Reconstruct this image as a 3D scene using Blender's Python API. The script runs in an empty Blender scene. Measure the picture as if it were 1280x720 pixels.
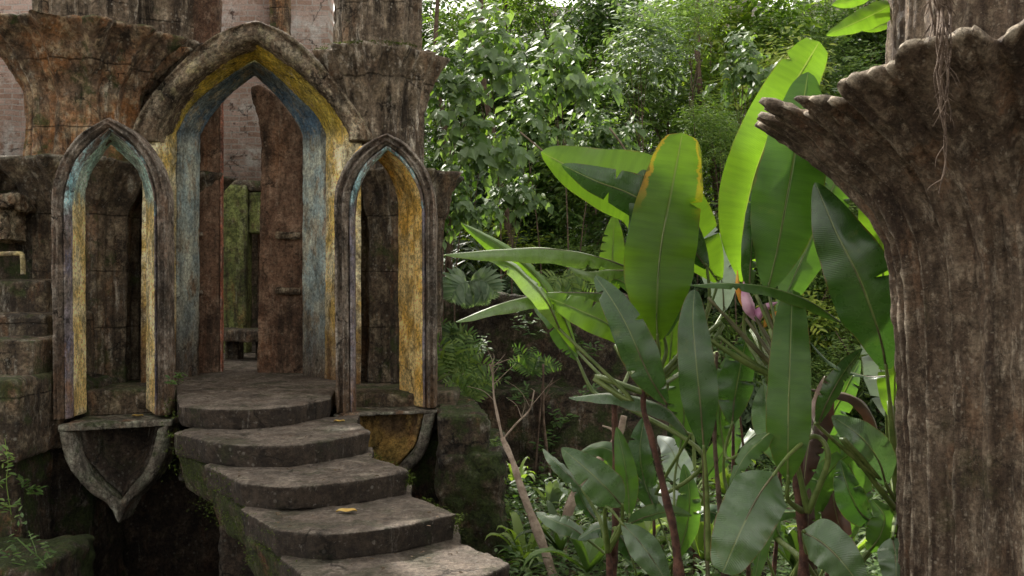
import bpy, bmesh, math, random
from mathutils import Vector, Matrix, noise, Euler
random.seed(7)
S = bpy.context.scene
COL = S.collection
FPX, CX, CY, CZ = 1200.0, 640.0, 360.0, 2.2

# ------------------------------------------------------------ camera, light
cam = bpy.data.cameras.new('camera'); co = bpy.data.objects.new('camera', cam); COL.objects.link(co)
co.location = (0, 0, CZ); co.rotation_euler = (math.radians(90), 0, 0)
cam.sensor_width = 36; cam.lens = 36*FPX/1280; cam.clip_end = 500; cam.clip_start = .05
S.camera = co
SUN_AZ, SUN_EL = -26.0, 45.0     # azimuth measured from +Y (behind the scene) towards +X
w = bpy.data.worlds.new('World'); S.world = w; w.use_nodes = True
nt = w.node_tree; nt.nodes.clear()
sky = nt.nodes.new('ShaderNodeTexSky'); sky.sky_type = 'NISHITA'; sky.sun_disc = False
sky.sun_elevation = math.radians(SUN_EL); sky.sun_rotation = math.radians(SUN_AZ); sky.dust_density = 3.0; sky.air_density = 1.0; sky.ozone_density = 0.6
bg = nt.nodes.new('ShaderNodeBackground'); bg.inputs[1].default_value = 0.15
wo = nt.nodes.new('ShaderNodeOutputWorld'); hs = nt.nodes.new('ShaderNodeHueSaturation'); hs.inputs['Saturation'].default_value = .12
nt.links.new(sky.outputs[0], hs.inputs['Color']); wm = nt.nodes.new('ShaderNodeMix'); wm.data_type = 'RGBA'; wm.blend_type = 'MULTIPLY'; wm.inputs[0].default_value = 1; wm.inputs[7].default_value = (1, .955, .86, 1)   # hazy warm white sky
nt.links.new(hs.outputs[0], wm.inputs[6]); nt.links.new(wm.outputs[2], bg.inputs[0]); nt.links.new(bg.outputs[0], wo.inputs[0])
sl = bpy.data.lights.new('sun', 'SUN'); sl.energy = 2.8; sl.angle = math.radians(1.0); sl.color = (1, .95, .86)
so = bpy.data.objects.new('sun', sl); COL.objects.link(so)
sd = Vector((math.sin(math.radians(SUN_AZ))*math.cos(math.radians(SUN_EL)), math.cos(math.radians(SUN_AZ))*math.cos(math.radians(SUN_EL)), math.sin(math.radians(SUN_EL))))
so.rotation_euler = sd.to_track_quat('Z', 'Y').to_euler(); so.location = sd*30
S.view_settings.view_transform = 'Standard'; S.view_settings.look = 'None'; S.view_settings.gamma = 1
S.view_settings.exposure = 1.62
S.render.engine = 'CYCLES'
try:
    S.cycles.max_bounces = 7; S.cycles.diffuse_bounces = 4; S.cycles.transmission_bounces = 4
except Exception: pass

def P(px, py, Y): return Vector(((px-CX)/FPX*Y, Y, CZ-(py-CY)/FPX*Y))
def G(px, py, z):                       # point on the horizontal plane z seen at a pixel of the photograph
    Y = (CZ-z)*FPX/(py-CY); return Vector(((px-CX)/FPX*Y, Y, z))

# ------------------------------------------------------------ materials
class N:
    def __init__(s, name):
        s.m = bpy.data.materials.new(name); s.m.use_nodes = True; s.t = s.m.node_tree; s.t.nodes.clear()
        s.out = s.add('ShaderNodeOutputMaterial')
    def add(s, t, **k):
        n = s.t.nodes.new(t)
        for a, v in k.items(): setattr(n, a, v)
        return n
    def ln(s, a, b): s.t.links.new(a, b)
    def put(s, sock, v):
        if isinstance(v, bpy.types.NodeSocket): s.ln(v, sock)
        else: sock.default_value = v
    def noise(s, vec, scale, detail=6, rough=.6, out=0, dist=0):
        n = s.add('ShaderNodeTexNoise'); s.put(n.inputs['Vector'], vec)
        n.inputs['Scale'].default_value = scale; n.inputs['Detail'].default_value = detail; n.inputs['Roughness'].default_value = rough
        n.inputs['Distortion'].default_value = dist
        return n.outputs[out]
    def ramp(s, v, a, b, lo=0., hi=1.):
        n = s.add('ShaderNodeMapRange', interpolation_type='SMOOTHSTEP'); s.put(n.inputs[0], v)
        s.put(n.inputs[1], a); s.put(n.inputs[2], b); n.inputs[3].default_value = lo; n.inputs[4].default_value = hi
        return n.outputs[0]
    def math(s, op, a, b=0., c=0.):
        n = s.add('ShaderNodeMath', operation=op); s.put(n.inputs[0], a); s.put(n.inputs[1], b); s.put(n.inputs[2], c); return n.outputs[0]
    def mix(s, f, a, b, blend='MIX'):
        n = s.add('ShaderNodeMix', data_type='RGBA', blend_type=blend); s.put(n.inputs[0], f)
        s.put(n.inputs[6], a if not isinstance(a, tuple) else (*a, 1)); s.put(n.inputs[7], b if not isinstance(b, tuple) else (*b, 1)); return n.outputs[2]
    def mapping(s, vec, scale=(1,1,1), rot=(0,0,0), loc=(0,0,0)):
        n = s.add('ShaderNodeMapping'); s.ln(vec, n.inputs[0]); n.inputs[3].default_value = scale; n.inputs[2].default_value = rot; n.inputs[1].default_value = loc; return n.outputs[0]
    def bump(s, h, strength=.5, dist=.02, nrm=None):
        n = s.add('ShaderNodeBump'); n.inputs['Strength'].default_value = strength; n.inputs['Distance'].default_value = dist
        s.put(n.inputs['Height'], h)
        if nrm is not None: s.ln(nrm, n.inputs['Normal'])
        return n.outputs[0]

def stone(name, c1, c2, c3, streak=.5, moss=.3, lichen=.3, mossc=(.06,.09,.018), streakc=(.025,.018,.013), rough=.9, scale=1., stain=None, lichc=(.42,.40,.34), brick=False, bumps=1., wear=.35, paint=None, paint_shade2=None, side=None, rust=.5, pale=.5, grit=1., crack=.7, joint=0.):
    n = N(name); tc = n.add('ShaderNodeTexCoord').outputs['Object']
    geo = n.add('ShaderNodeNewGeometry')
    big = n.noise(tc, 1.7*scale, 5, .6); mid = n.noise(tc, 7*scale, 8, .68); fine = n.noise(tc, 42*scale, 6, .7)
    c = n.mix(n.ramp(big, .38, .62), c1, c2)
    c = n.mix(n.ramp(mid, .46, .66), c, c3)
    rs = n.noise(n.mapping(tc, (2.2*scale, 2.2*scale, .8*scale), loc=(9,3,5)), 1.1, 8, .7)
    c = n.mix(n.math('MULTIPLY', n.ramp(rs, .53, .64), rust), c, (.21,.085,.03))
    pl = n.noise(n.mapping(tc, (5*scale, 5*scale, 1.1*scale), loc=(1,7,2)), 1.2, 10, .78)
    c = n.mix(n.math('MULTIPLY', n.ramp(pl, .55, .66), pale), c, lichc)
    if paint:                     # old limewash that has flaked
        pc, pc2, amt = paint
        pm = n.math('MULTIPLY', n.ramp(n.noise(n.mapping(tc, (1,1,.5)), 6, 10, .74), amt-.04, amt+.06), n.ramp(fine, .30, .44))
        pcol = n.mix(n.ramp(n.noise(tc, 3.5, 5), .4, .6), pc, pc2)
        if paint_shade2:                # upper colour: real paint on the niches, painted soffit shade on the gateway
            za, zb_, qc, qc2 = paint_shade2
            sq = n.add('ShaderNodeSeparateXYZ'); n.ln(tc, sq.inputs[0])
            zq = n.math('ADD', sq.outputs[2], n.math('MULTIPLY', n.math('SUBTRACT', mid, .5), .5))
            pcol = n.mix(n.ramp(zq, za, zb_), pcol, n.mix(n.ramp(n.noise(tc, 3.5, 5), .4, .6), qc, qc2))
        c = n.mix(pm, c, pcol)
    if brick:
        b = n.add('ShaderNodeTexBrick'); wn = n.add('ShaderNodeVectorMath', operation='MULTIPLY_ADD'); n.ln(n.noise(tc, 2.5, 5, .6, out=1), wn.inputs[0]); wn.inputs[1].default_value = (.07,.07,.07); n.ln(tc, wn.inputs[2])
        n.ln(n.mapping(wn.outputs[0], (1,1,1), (math.radians(90),0,0)), b.inputs[0])
        b.inputs['Scale'].default_value = 1.; b.inputs['Brick Width'].default_value = .24; b.inputs['Row Height'].default_value = .082; b.inputs['Mortar Size'].default_value = .010
        b.inputs['Color1'].default_value = (*c1, 1); b.inputs['Color2'].default_value = (*c3, 1); b.inputs['Mortar'].default_value = (.62,.54,.5, 1)
        c = n.mix(n.ramp(n.noise(tc, 1.6, 6, .7), .48, .60), b.outputs[0], c)
        c = n.mix(n.ramp(n.noise(tc, 5, 8, .7), .56, .68), c, (.10,.06,.05))
    if side:                      # steep faces darkened: dirt crust, with riser shade painted in
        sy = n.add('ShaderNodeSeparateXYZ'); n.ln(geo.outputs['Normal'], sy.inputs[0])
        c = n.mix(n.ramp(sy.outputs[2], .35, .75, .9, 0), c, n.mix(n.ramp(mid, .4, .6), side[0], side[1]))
    c = n.mix(n.ramp(fine, .35, .75, 0, .6), c, n.mix(.5, c, (.02,.015,.01)))
    st = n.noise(n.mapping(tc, (3.2*scale, 3.2*scale, .42*scale)), 1.8, 9, .72)
    c = n.mix(n.math('MULTIPLY', n.ramp(st, .47, .63), streak), c, streakc)
    st2 = n.noise(n.mapping(tc, (7*scale, 7*scale, .8*scale), loc=(4,2,1)), 1.6, 9, .75)
    c = n.mix(n.math('MULTIPLY', n.ramp(st2, .58, .72), .45), c, lichc)
    if stain:
        z0, z1, sc = stain
        sp = n.add('ShaderNodeSeparateXYZ'); n.ln(tc, sp.inputs[0])
        zz = n.math('ADD', sp.outputs[2], n.math('MULTIPLY', n.math('SUBTRACT', st, .5), 2.4))
        c = n.mix(n.ramp(zz, z0, z1, .92, 0), c, sc)
    pt = n.ramp(geo.outputs['Pointiness'], .52, .60)
    c = n.mix(n.math('MULTIPLY', n.math('MULTIPLY', pt, n.ramp(mid, .35, .6)), wear), c, lichc)
    gr = n.noise(tc, 30*scale, 8, .8); gm = n.noise(n.mapping(tc, (1,1,.6), loc=(3,1,8)), 5*scale, 9, .75)
    k = n.math('MULTIPLY', n.ramp(gr, .36, .62, 1-.45*grit, 1+.85*grit), n.ramp(gm, .34, .62, 1-.45*grit, 1+.65*grit))
    cb = n.add('ShaderNodeCombineColor'); [n.ln(k, cb.inputs[i]) for i in range(3)]
    c = n.mix(1., c, cb.outputs[0], 'MULTIPLY')
    wc = n.add('ShaderNodeVectorMath', operation='MULTIPLY_ADD'); n.ln(n.noise(tc, 4, 6, .7, out=1), wc.inputs[0]); wc.inputs[1].default_value = (.35,.35,.35); n.ln(tc, wc.inputs[2])
    vc = n.add('ShaderNodeTexVoronoi', feature='DISTANCE_TO_EDGE'); n.ln(wc.outputs[0], vc.inputs['Vector']); vc.inputs['Scale'].default_value = 1.7*scale
    ck = n.math('MULTIPLY', n.ramp(vc.outputs[0], .004, .016, 1, 0), n.ramp(n.noise(tc, 1.9, 3), .50, .58))
    if joint:
        sj = n.add('ShaderNodeSeparateXYZ'); n.ln(wc.outputs[0], sj.inputs[0]); zj = n.math('ADD', n.math('MULTIPLY', sj.outputs[2], .12), n.math('MULTIPLY', n.add('ShaderNodeSeparateXYZ').outputs[2], 0))
        s0 = n.add('ShaderNodeSeparateXYZ'); n.ln(tc, s0.inputs[0])
        fr = n.math('FRACT', n.math('DIVIDE', n.math('ADD', s0.outputs[2], zj), joint)); ck = n.math('MAXIMUM', ck, n.math('MULTIPLY', n.ramp(fr, .006, .03, .85, 0), n.ramp(gm, .36, .5)))
    c = n.mix(n.math('MULTIPLY', ck, crack), c, (.012,.009,.007))
    # lichen spots
    vo = n.add('ShaderNodeTexVoronoi', feature='F1'); n.ln(tc, vo.inputs['Vector']); vo.inputs['Scale'].default_value = 16*scale
    spot = n.math('MULTIPLY', n.ramp(vo.outputs[0], .12, .26, 1, 0), n.ramp(n.noise(tc, 3.1, 3), .47, .6))
    sp2 = n.ramp(n.noise(tc, 24*scale, 5, .75), .60, .68)
    c = n.mix(n.math('MULTIPLY', n.math('MAXIMUM', spot, sp2), lichen), c, lichc)
    # moss, where rain stays
    sx = n.add('ShaderNodeSeparateXYZ'); n.ln(geo.outputs['Normal'], sx.inputs[0])
    mm = n.math('ADD', n.math('MULTIPLY', n.noise(tc, 2.6, 9, .72), 1.0), n.math('MULTIPLY', sx.outputs[2], .06))
    mo = n.math('MULTIPLY', n.ramp(mm, .62-.22*moss, .70-.18*moss), min(1, moss*2))
    c = n.mix(n.math('MULTIPLY', mo, .85), c, n.mix(n.ramp(fine, .4, .6), mossc, tuple(v*.45 for v in mossc)))
    p = n.add('ShaderNodeBsdfPrincipled'); n.put(p.inputs['Base Color'], c)
    n.put(p.inputs['Roughness'], n.ramp(mid, .3, .7, rough-.18, min(1, rough+.08)))
    p.inputs['Specular IOR Level'].default_value = .3
    h = n.math('ADD', n.math('MULTIPLY', mid, 1.0), n.math('MULTIPLY', gr, 1.1))
    h = n.math('ADD', h, n.math('MULTIPLY', n.noise(tc, 120*scale, 3, .7), .22))
    h = n.math('ADD', h, n.math('MULTIPLY', st, .35))
    h = n.math('SUBTRACT', h, n.math('MULTIPLY', ck, .9))
    if brick: h = n.math('ADD', h, n.math('MULTIPLY', b.outputs[1], -1.2))
    n.ln(n.bump(h, .9*bumps, .035), p.inputs['Normal'])
    n.ln(p.outputs[0], n.out.inputs[0]); return n.m

M = {}
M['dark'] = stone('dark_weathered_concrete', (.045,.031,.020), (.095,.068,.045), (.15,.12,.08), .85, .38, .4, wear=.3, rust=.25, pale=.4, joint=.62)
M['shaft'] = stone('streaked_column_concrete', (.085,.058,.040), (.19,.145,.10), (.30,.24,.175), .95, .25, .45, lichc=(.66,.60,.51), rust=.4, pale=.9, grit=.8, joint=.85)
M['rust'] = stone('rust_stained_concrete', (.25,.11,.038), (.15,.10,.066), (.32,.24,.15), .85, .45, .35, lichc=(.50,.46,.37), rust=.45, pale=.7, grit=.9, joint=.7)
M['mould'] = stone('crusted_moulding', (.10,.066,.042), (.24,.17,.11), (.42,.34,.24), .6, .18, 1., lichc=(.66,.57,.42), bumps=1.6, paint=((.42,.36,.2),(.5,.42,.3),.55))
M['frame'] = stone('brown_frame_plaster', (.115,.083,.062), (.21,.165,.13), (.30,.26,.22), .65, .12, .7, lichc=(.50,.45,.38), stain=(-.3,.6,(.10,.055,.025)), bumps=1.3, rust=.25, pale=.6)
M['frameblue'] = stone('lilac_blue_paint_on_plaster', (.17,.12,.10), (.21,.17,.15), (.2,.2,.2), .3, .05, .3, paint=((.17,.16,.22),(.20,.17,.18),.50), paint_shade2=(1.7,1.9,(.26,.50,.56),(.46,.64,.66)), stain=(-.6,.6,(.12,.065,.03)))
M['yellow'] = stone('ochre_paint_on_plaster', (.26,.17,.07), (.30,.2,.09), (.36,.25,.1), .2, .08, .35, lichc=(.66,.58,.40), paint=((.58,.36,.08),(.66,.50,.22),.34), stain=(-.9,.6,(.20,.085,.02)))
M['creamniche'] = stone('cream_paint_on_plaster', (.33,.24,.12), (.38,.28,.14), (.42,.34,.2), .2, .08, .35, lichc=(.72,.66,.50), paint=((.62,.46,.18),(.70,.60,.36),.32), paint_shade2=(1.8,2.0,(.34,.50,.46),(.52,.62,.54)), stain=(-.9,.6,(.22,.09,.02)))
M['cream'] = stone('cream_ochre_paint_on_plaster', (.30,.20,.09), (.34,.26,.14), (.44,.35,.2), .3, .10, .4, lichc=(.72,.66,.5), paint=((.62,.44,.13),(.70,.62,.40),.40), paint_shade2=(2.35,2.6,(.44,.32,.04),(.38,.30,.06)), stain=(-.1,1.4,(.10,.04,.012)), rust=.7)  # olive upper colour is mostly soffit shade painted into the cream
M['blue'] = stone('pale_blue_paint_on_plaster', (.26,.22,.16), (.36,.32,.24), (.40,.38,.30), .5, .14, .4, lichc=(.62,.62,.54), paint=((.32,.40,.40),(.48,.50,.42),.44), paint_shade2=(2.35,2.6,(.09,.16,.24),(.17,.21,.22)), stain=(-.2,1.3,(.06,.03,.015)), pale=.5, grit=.8)  # dark upper blue is mostly soffit shade painted over the jamb colour
M['olive'] = stone('mustard_soffit_shade_paint', (.20,.14,.04), (.27,.2,.06), (.3,.23,.09), .3, .2, .3, paint=((.36,.26,.04),(.30,.24,.05),.38))  # ochre darkened, arch shade put into the colour
M['bluedeep'] = stone('slate_blue_soffit_shade_paint', (.12,.13,.13), (.16,.17,.16), (.16,.19,.2), .25, .15, .2, paint=((.10,.17,.24),(.15,.2,.21),.40))  # blue darkened, arch shade put into the colour
M['brick'] = stone('pink_limewashed_brick', (.70,.52,.46), (.88,.83,.80), (.52,.34,.27), .05, .0, .3, lichc=(.90,.87,.85), brick=True, wear=0, rust=.15, pale=.8, grit=.12)
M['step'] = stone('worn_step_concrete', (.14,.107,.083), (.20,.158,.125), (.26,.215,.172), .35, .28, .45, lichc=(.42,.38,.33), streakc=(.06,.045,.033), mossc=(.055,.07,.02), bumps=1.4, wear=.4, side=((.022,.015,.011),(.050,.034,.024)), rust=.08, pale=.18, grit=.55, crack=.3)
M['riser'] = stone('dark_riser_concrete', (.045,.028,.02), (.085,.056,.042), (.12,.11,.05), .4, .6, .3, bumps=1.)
M['undershade'] = stone('undercroft_painted_shade', (.018,.012,.009), (.038,.026,.018), (.06,.042,.03), .6, .15, .2, bumps=1.3, rust=.1, pale=.05)  # near-black base paints in the occlusion shade below terrace and niche
M['mossy'] = stone('mossy_block_concrete', (.035,.024,.016), (.07,.048,.032), (.10,.075,.045), .6, .75, .3, mossc=(.065,.10,.018), bumps=1.4)
M['mossstring'] = stone('mossy_stair_string', (.05,.033,.024), (.09,.06,.042), (.12,.10,.05), .4, 1.0, .3, mossc=(.075,.10,.022), bumps=1.5)
M['rock'] = stone('brown_garden_wall', (.038,.026,.018), (.078,.056,.038), (.115,.088,.06), .5, .6, .3, bumps=1.5, rust=.15, pale=.3)
M['corbel'] = stone('grey_corbel_band', (.10,.083,.064), (.17,.15,.12), (.20,.20,.15), .5, .4, .5)
M['corbelyellow'] = stone('ochre_stained_corbel', (.12,.075,.04), (.30,.18,.05), (.36,.23,.07), .5, .2, .25, lichc=(.45,.33,.14))
M['pillar'] = stone('brown_inner_pillar', (.10,.052,.032), (.18,.105,.068), (.24,.155,.105), .7, .08, .4, lichc=(.42,.33,.25), rust=.35, pale=.3, grit=.8)
M['red'] = stone('red_edged_plaster', (.34,.10,.055), (.42,.16,.10), (.3,.14,.1), .3, .02, .3)
M['greenpaint'] = stone('yellow_green_painted_pillar', (.10,.12,.035), (.16,.18,.055), (.08,.065,.03), .8, .4, .2, rust=.4, pale=.15)
M['fore'] = stone('brown_ribbed_column_near', (.070,.047,.031), (.115,.082,.057), (.18,.14,.10), .95, .22, .5, lichc=(.42,.36,.28), mossc=(.07,.078,.022), streakc=(.04,.026,.018), scale=1.9, wear=.7, bumps=.8, rust=.22, pale=.6, grit=.7, crack=.4)
M['forepale'] = stone('pale_rim_crust', (.30,.30,.26), (.45,.47,.43), (.2,.19,.15), .2, .3, .6)
M['pipe'] = stone('yellowed_pipe', (.3,.24,.1), (.35,.3,.16), (.2,.13,.07), .3, .3, .3)

def simple(name, c1, c2, rough=.8, scale=8, bump=.5, spec=.3):
    n = N(name); tc = n.add('ShaderNodeTexCoord').outputs['Object']
    no = n.noise(tc, scale, 7, .65); p = n.add('ShaderNodeBsdfPrincipled')
    n.put(p.inputs['Base Color'], n.mix(n.ramp(no, .38, .62), c1, c2)); p.inputs['Roughness'].default_value = rough; p.inputs['Specular IOR Level'].default_value = spec
    n.ln(n.bump(n.noise(tc, scale*4, 5, .7), bump, .02), p.inputs['Normal']); n.ln(p.outputs[0], n.out.inputs[0]); return n.m
M['soil'] = simple('dark_forest_soil', (.022,.018,.010), (.055,.040,.020), .95, 3, 1)
M['bark'] = simple('brown_bark', (.07,.045,.03), (.16,.11,.08), .9, 12, 1)
M['darkbark'] = simple('dark_red_brown_stem', (.045,.02,.015), (.13,.06,.04), .7, 14, .8)
M['palebark'] = simple('pale_dead_wood', (.22,.16,.12), (.36,.28,.22), .85, 14, .8)
M['root'] = simple('hanging_root', (.075,.050,.036), (.16,.115,.085), .9, 30, .6)
M['petiole'] = simple('green_leaf_stalk', (.07,.11,.02), (.14,.18,.05), .45, 10, .2, .5)
M['petdark'] = simple('olive_brown_leaf_stalk', (.06,.055,.022), (.12,.11,.05), .5, 10, .2, .5)
M['pinkbract'] = simple('pink_bract', (.55,.25,.42), (.70,.45,.55), .5, 10, .2)
M['orangebract'] = simple('orange_bract', (.75,.30,.05), (.7,.42,.08), .5, 10, .2)
M['yellowleaf'] = simple('fallen_yellow_leaf', (.42,.24,.05), (.50,.36,.10), .6, 20, .3)

def smallleaf(name, cols, trans=.35, rough=.35, spec=.5, under=None):
    n = N(name); geo = n.add('ShaderNodeNewGeometry'); r = geo.outputs['Random Per Island']
    cr = n.add('ShaderNodeValToRGB'); n.ln(r, cr.inputs[0]); e = cr.color_ramp; e.interpolation = 'LINEAR'
    for i, c in enumerate(cols):
        el = e.elements[i] if i < 2 else e.elements.new(1)
        el.color = (*c, 1)
    for i, el in enumerate(list(e.elements)): el.position = i/(len(cols)-1)
    tc = n.add('ShaderNodeTexCoord').outputs['Object']
    c = n.mix(n.ramp(n.noise(tc, 1.3, 4), .35, .65, .0, .5), cr.outputs[0], n.mix(1., cr.outputs[0], (.62,.72,.5), 'MULTIPLY'))
    p = n.add('ShaderNodeBsdfPrincipled'); n.put(p.inputs['Base Color'], c); p.inputs['Roughness'].default_value = rough; p.inputs['Specular IOR Level'].default_value = spec
    n.ln(n.bump(n.noise(tc, 60, 3), .3, .01), p.inputs['Normal'])
    t = n.add('ShaderNodeBsdfTranslucent'); n.put(t.inputs[0], n.mix(1., c, (1.7,1.9,.55), 'MULTIPLY'))
    m = n.add('ShaderNodeMixShader'); m.inputs[0].default_value = trans; n.ln(p.outputs[0], m.inputs[1]); n.ln(t.outputs[0], m.inputs[2])
    n.ln(m.outputs[0], n.out.inputs[0]); return n.m
M['lf_mid'] = smallleaf('mid_green_leaves', [(0.037,0.068,0.019),(0.063,0.120,0.031),(0.094,0.167,0.047),(0.136,0.198,0.052),(0.052,0.094,0.031)], 0.35, .50, .38)
M['lf_light'] = smallleaf('light_green_leaves', [(0.076,0.130,0.032),(0.130,0.216,0.054),(0.216,0.281,0.097),(0.173,0.248,0.043),(0.086,0.140,0.054)], 0.4, .50, .38)
M['lf_dark'] = smallleaf('dark_green_leaves', [(0.019,0.038,0.011),(0.033,0.062,0.019),(0.057,0.095,0.029),(0.029,0.052,0.019)], 0.25, .50, .38)
M['lf_gray'] = smallleaf('silvery_green_leaves', [(0.094,0.150,0.084),(0.160,0.216,0.141),(0.225,0.281,0.206),(0.122,0.188,0.094)], 0.25, .50, .38)
M['lf_yellow'] = smallleaf('yellow_green_leaves', [(0.175,0.237,0.037),(0.300,0.375,0.062),(0.375,0.400,0.075),(0.200,0.275,0.050)], 0.4, .50, .38)
M['lf_heart'] = smallleaf('grey_green_heart_leaves', [(0.086,0.141,0.065),(0.141,0.206,0.108),(0.194,0.259,0.151),(0.097,0.173,0.043),(0.216,0.292,0.097)], 0.3, .50, .38)

def bigleaf(name, c, c2, trans, transc, rough=.4, spec=.5, burn=0., wax=0., coat=0.):
    n = N(name); uv = n.add('ShaderNodeUVMap'); uv.uv_map = 'UVMap'
    sp = n.add('ShaderNodeSeparateXYZ'); n.ln(uv.outputs[0], sp.inputs[0]); u, v = sp.outputs[0], sp.outputs[1]   # u -1..1 scaled 0..1 ; v metres along
    au = n.math('ABSOLUTE', n.math('SUBTRACT', u, .5))      # 0 midrib .. .5 edge
    tc = n.add('ShaderNodeTexCoord').outputs['Object']
    vv = n.math('ADD', n.math('SUBTRACT', v, n.math('MULTIPLY', au, .10)), n.math('MULTIPLY', n.noise(tc, 4, 2), .012))
    wv = n.math('SINE', n.math('MULTIPLY', vv, 640.)); wv2 = n.math('SINE', n.math('MULTIPLY', vv, 61.))
    strp = n.noise(n.mapping(uv.outputs[0], (1.2, 26, 1)), 1., 4, .6)
    cc = n.mix(n.ramp(n.noise(tc, 5, 5), .35, .65), c, c2)
    cc = n.mix(n.ramp(strp, .35, .7, 0, .45), cc, tuple(x*.6 for x in c))
    cc = n.mix(n.ramp(wv, -.2, 1, 0, .07), cc, tuple(min(1, x*1.8) for x in c2))
    rib = n.ramp(au, .010, .022, 1, 0)
    cc = n.mix(n.math('MULTIPLY', rib, .7), cc, (.20,.24,.09))
    if wax: cc = n.mix(n.math('MULTIPLY', n.ramp(n.noise(tc, 9, 6, .7), .4, .7), wax), cc, (.24,.27,.23))
    ed = n.math('ADD', au, n.math('MULTIPLY', n.math('SUBTRACT', n.noise(tc, 22, 5, .75), .5), .10))
    edm = n.math('MULTIPLY', n.ramp(ed, .472, .492), n.ramp(n.noise(tc, 3.3, 3), .46, .56))
    cc = n.mix(n.math('MULTIPLY', edm, .9), cc, (.13,.075,.02))
    spn = n.noise(tc, 7, 6, .7); cc = n.mix(n.ramp(spn, .58, .72, 0, .45), cc, (.13,.15,.03))
    # blemishes
    bl = n.ramp(n.noise(tc, 55, 3, .8), .70, .76); cc = n.mix(n.math('MULTIPLY', bl, .6), cc, (.09,.06,.02))
    if burn:
        bn = n.noise(tc, 16, 5, .7)
        e1 = n.math('ADD', au, n.math('MULTIPLY', n.math('SUBTRACT', bn, .5), .34))
        vn = n.math('ADD', sp.outputs[2], 0)
        at = n.add('ShaderNodeAttribute'); at.attribute_name = 'tipness'; tp = at.outputs['Fac']
        sidem = n.ramp(tp, .55, .9)
        lim = n.math('MULTIPLY', sidem, burn)
        bb = n.math('MULTIPLY', n.ramp(e1, .385, .42), n.ramp(tp, .55, .8))
        cc = n.mix(bb, cc, (.62,.30,.02)); cc = n.mix(n.math('MULTIPLY', n.ramp(e1, .455, .48), n.ramp(tp, .6, .85)), cc, (.13,.035,.012))
    p = n.add('ShaderNodeBsdfPrincipled'); n.put(p.inputs['Base Color'], cc)
    n.put(p.inputs['Roughness'], n.ramp(n.noise(tc, 12, 4), .3, .7, rough-.08, rough+.1)); p.inputs['Specular IOR Level'].default_value = spec
    if coat: p.inputs['Coat Weight'].default_value = coat; p.inputs['Coat Roughness'].default_value = .3
    h = n.math('ADD', n.math('MULTIPLY', wv, .10), n.math('ADD', n.math('MULTIPLY', wv2, .22), n.math('MULTIPLY', rib, 2)))
    n.ln(n.bump(h, .35, .006), p.inputs['Normal'])
    t = n.add('ShaderNodeBsdfTranslucent'); n.put(t.inputs[0], n.mix(n.ramp(rib, 0, 1, 0, .6), n.mix(n.ramp(strp, .35, .7, 0, .3), n.mix(.8, cc, transc), cc), (.3,.38,.05)))
    m = n.add('ShaderNodeMixShader'); m.inputs[0].default_value = trans; n.ln(p.outputs[0], m.inputs[1]); n.ln(t.outputs[0], m.inputs[2])
    n.ln(m.outputs[0], n.out.inputs[0]); return n.m
M['bl_young'] = bigleaf('young_bright_banana_leaf', (.08,.17,.015), (.11,.21,.02), .55, (.20,.38,.015))
M['bl_burnt'] = bigleaf('scorched_edge_banana_leaf', (.08,.18,.012), (.11,.23,.018), .60, (.24,.44,.012), burn=1.)
M['lf_moss'] = smallleaf('moss_green', [(.04,.06,.012),(.07,.10,.02),(.10,.13,.025),(.05,.07,.015)], .2, .8, .1)
M['lf_litter'] = smallleaf('brown_litter', [(.05,.03,.018),(.09,.055,.03),(.13,.085,.05),(.03,.02,.012)], .05, .8, .15)
M['bl_mid'] = bigleaf('mature_green_banana_leaf', (.045,.105,.018), (.065,.14,.025), .42, (.12,.27,.02), .38)
M['bl_dark'] = bigleaf('dark_green_banana_leaf', (.022,.066,.012), (.038,.095,.018), .28, (.06,.16,.012), .27, .7, wax=.06)
M['bl_gray'] = bigleaf('grey_green_waxy_leaf', (.050,.105,.032), (.08,.145,.05), .22, (.1,.22,.04), .30, .8, wax=.25)
M['bl_pale'] = bigleaf('pale_silver_leaf', (.26,.31,.27), (.34,.39,.35), .2, (.2,.3,.15), .35, .7, wax=.5)
M['bl_brown'] = bigleaf('dying_red_brown_leaf', (.045,.022,.014), (.075,.035,.02), .10, (.1,.04,.02), .6)
M['bl_sheen'] = bigleaf('glossy_bright_banana_leaf', (.13,.22,.05), (.17,.27,.07), .40, (.26,.45,.03), .26, .9, coat=.8)

# ------------------------------------------------------------ builders
WL = {}
def thing(name, label, cat, loc, group=None):
    o = bpy.data.objects.new(name, None); COL.objects.link(o); o.empty_display_size = .2
    o.location = loc; WL[o.name] = Vector(loc); o['label'] = label; o['category'] = cat
    if group: o['group'] = group
    return o
def part(name, vf, mat, parent=None, smooth=True, loc=None, uvs=None, tip=None):
    verts, faces = vf
    base = WL[parent.name] if parent else Vector(loc or (0,0,0))
    me = bpy.data.meshes.new(name)
    me.from_pydata([tuple(Vector(v)-base) for v in verts], [], faces)
    if uvs:
        l = me.uv_layers.new(name='UVMap')
        for lp in me.loops: l.data[lp.index].uv = uvs[lp.vertex_index]
    if tip:
        a = me.attributes.new('tipness', 'FLOAT', 'POINT')
        for i, t in enumerate(tip): a.data[i].value = t
    me.materials.append(M[mat])
    if smooth: me.polygons.foreach_set('use_smooth', [True]*len(me.polygons))
    me.validate(); me.update()
    o = bpy.data.objects.new(name, me); COL.objects.link(o)
    if parent: o.parent = parent; WL[o.name] = base
    else: o.location = base; WL[o.name] = base
    return o
def tag(o, label, cat, group=None): 
    o['label'] = label; o['category'] = cat
    if group: o['group'] = group
    return o
TEX = {}
def tex(scale, depth=3):
    k = (scale, depth)
    if k not in TEX:
        t = bpy.data.textures.new('cl', 'CLOUDS'); t.noise_scale = scale; t.noise_depth = depth; TEX[k] = t
    return TEX[k]
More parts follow.
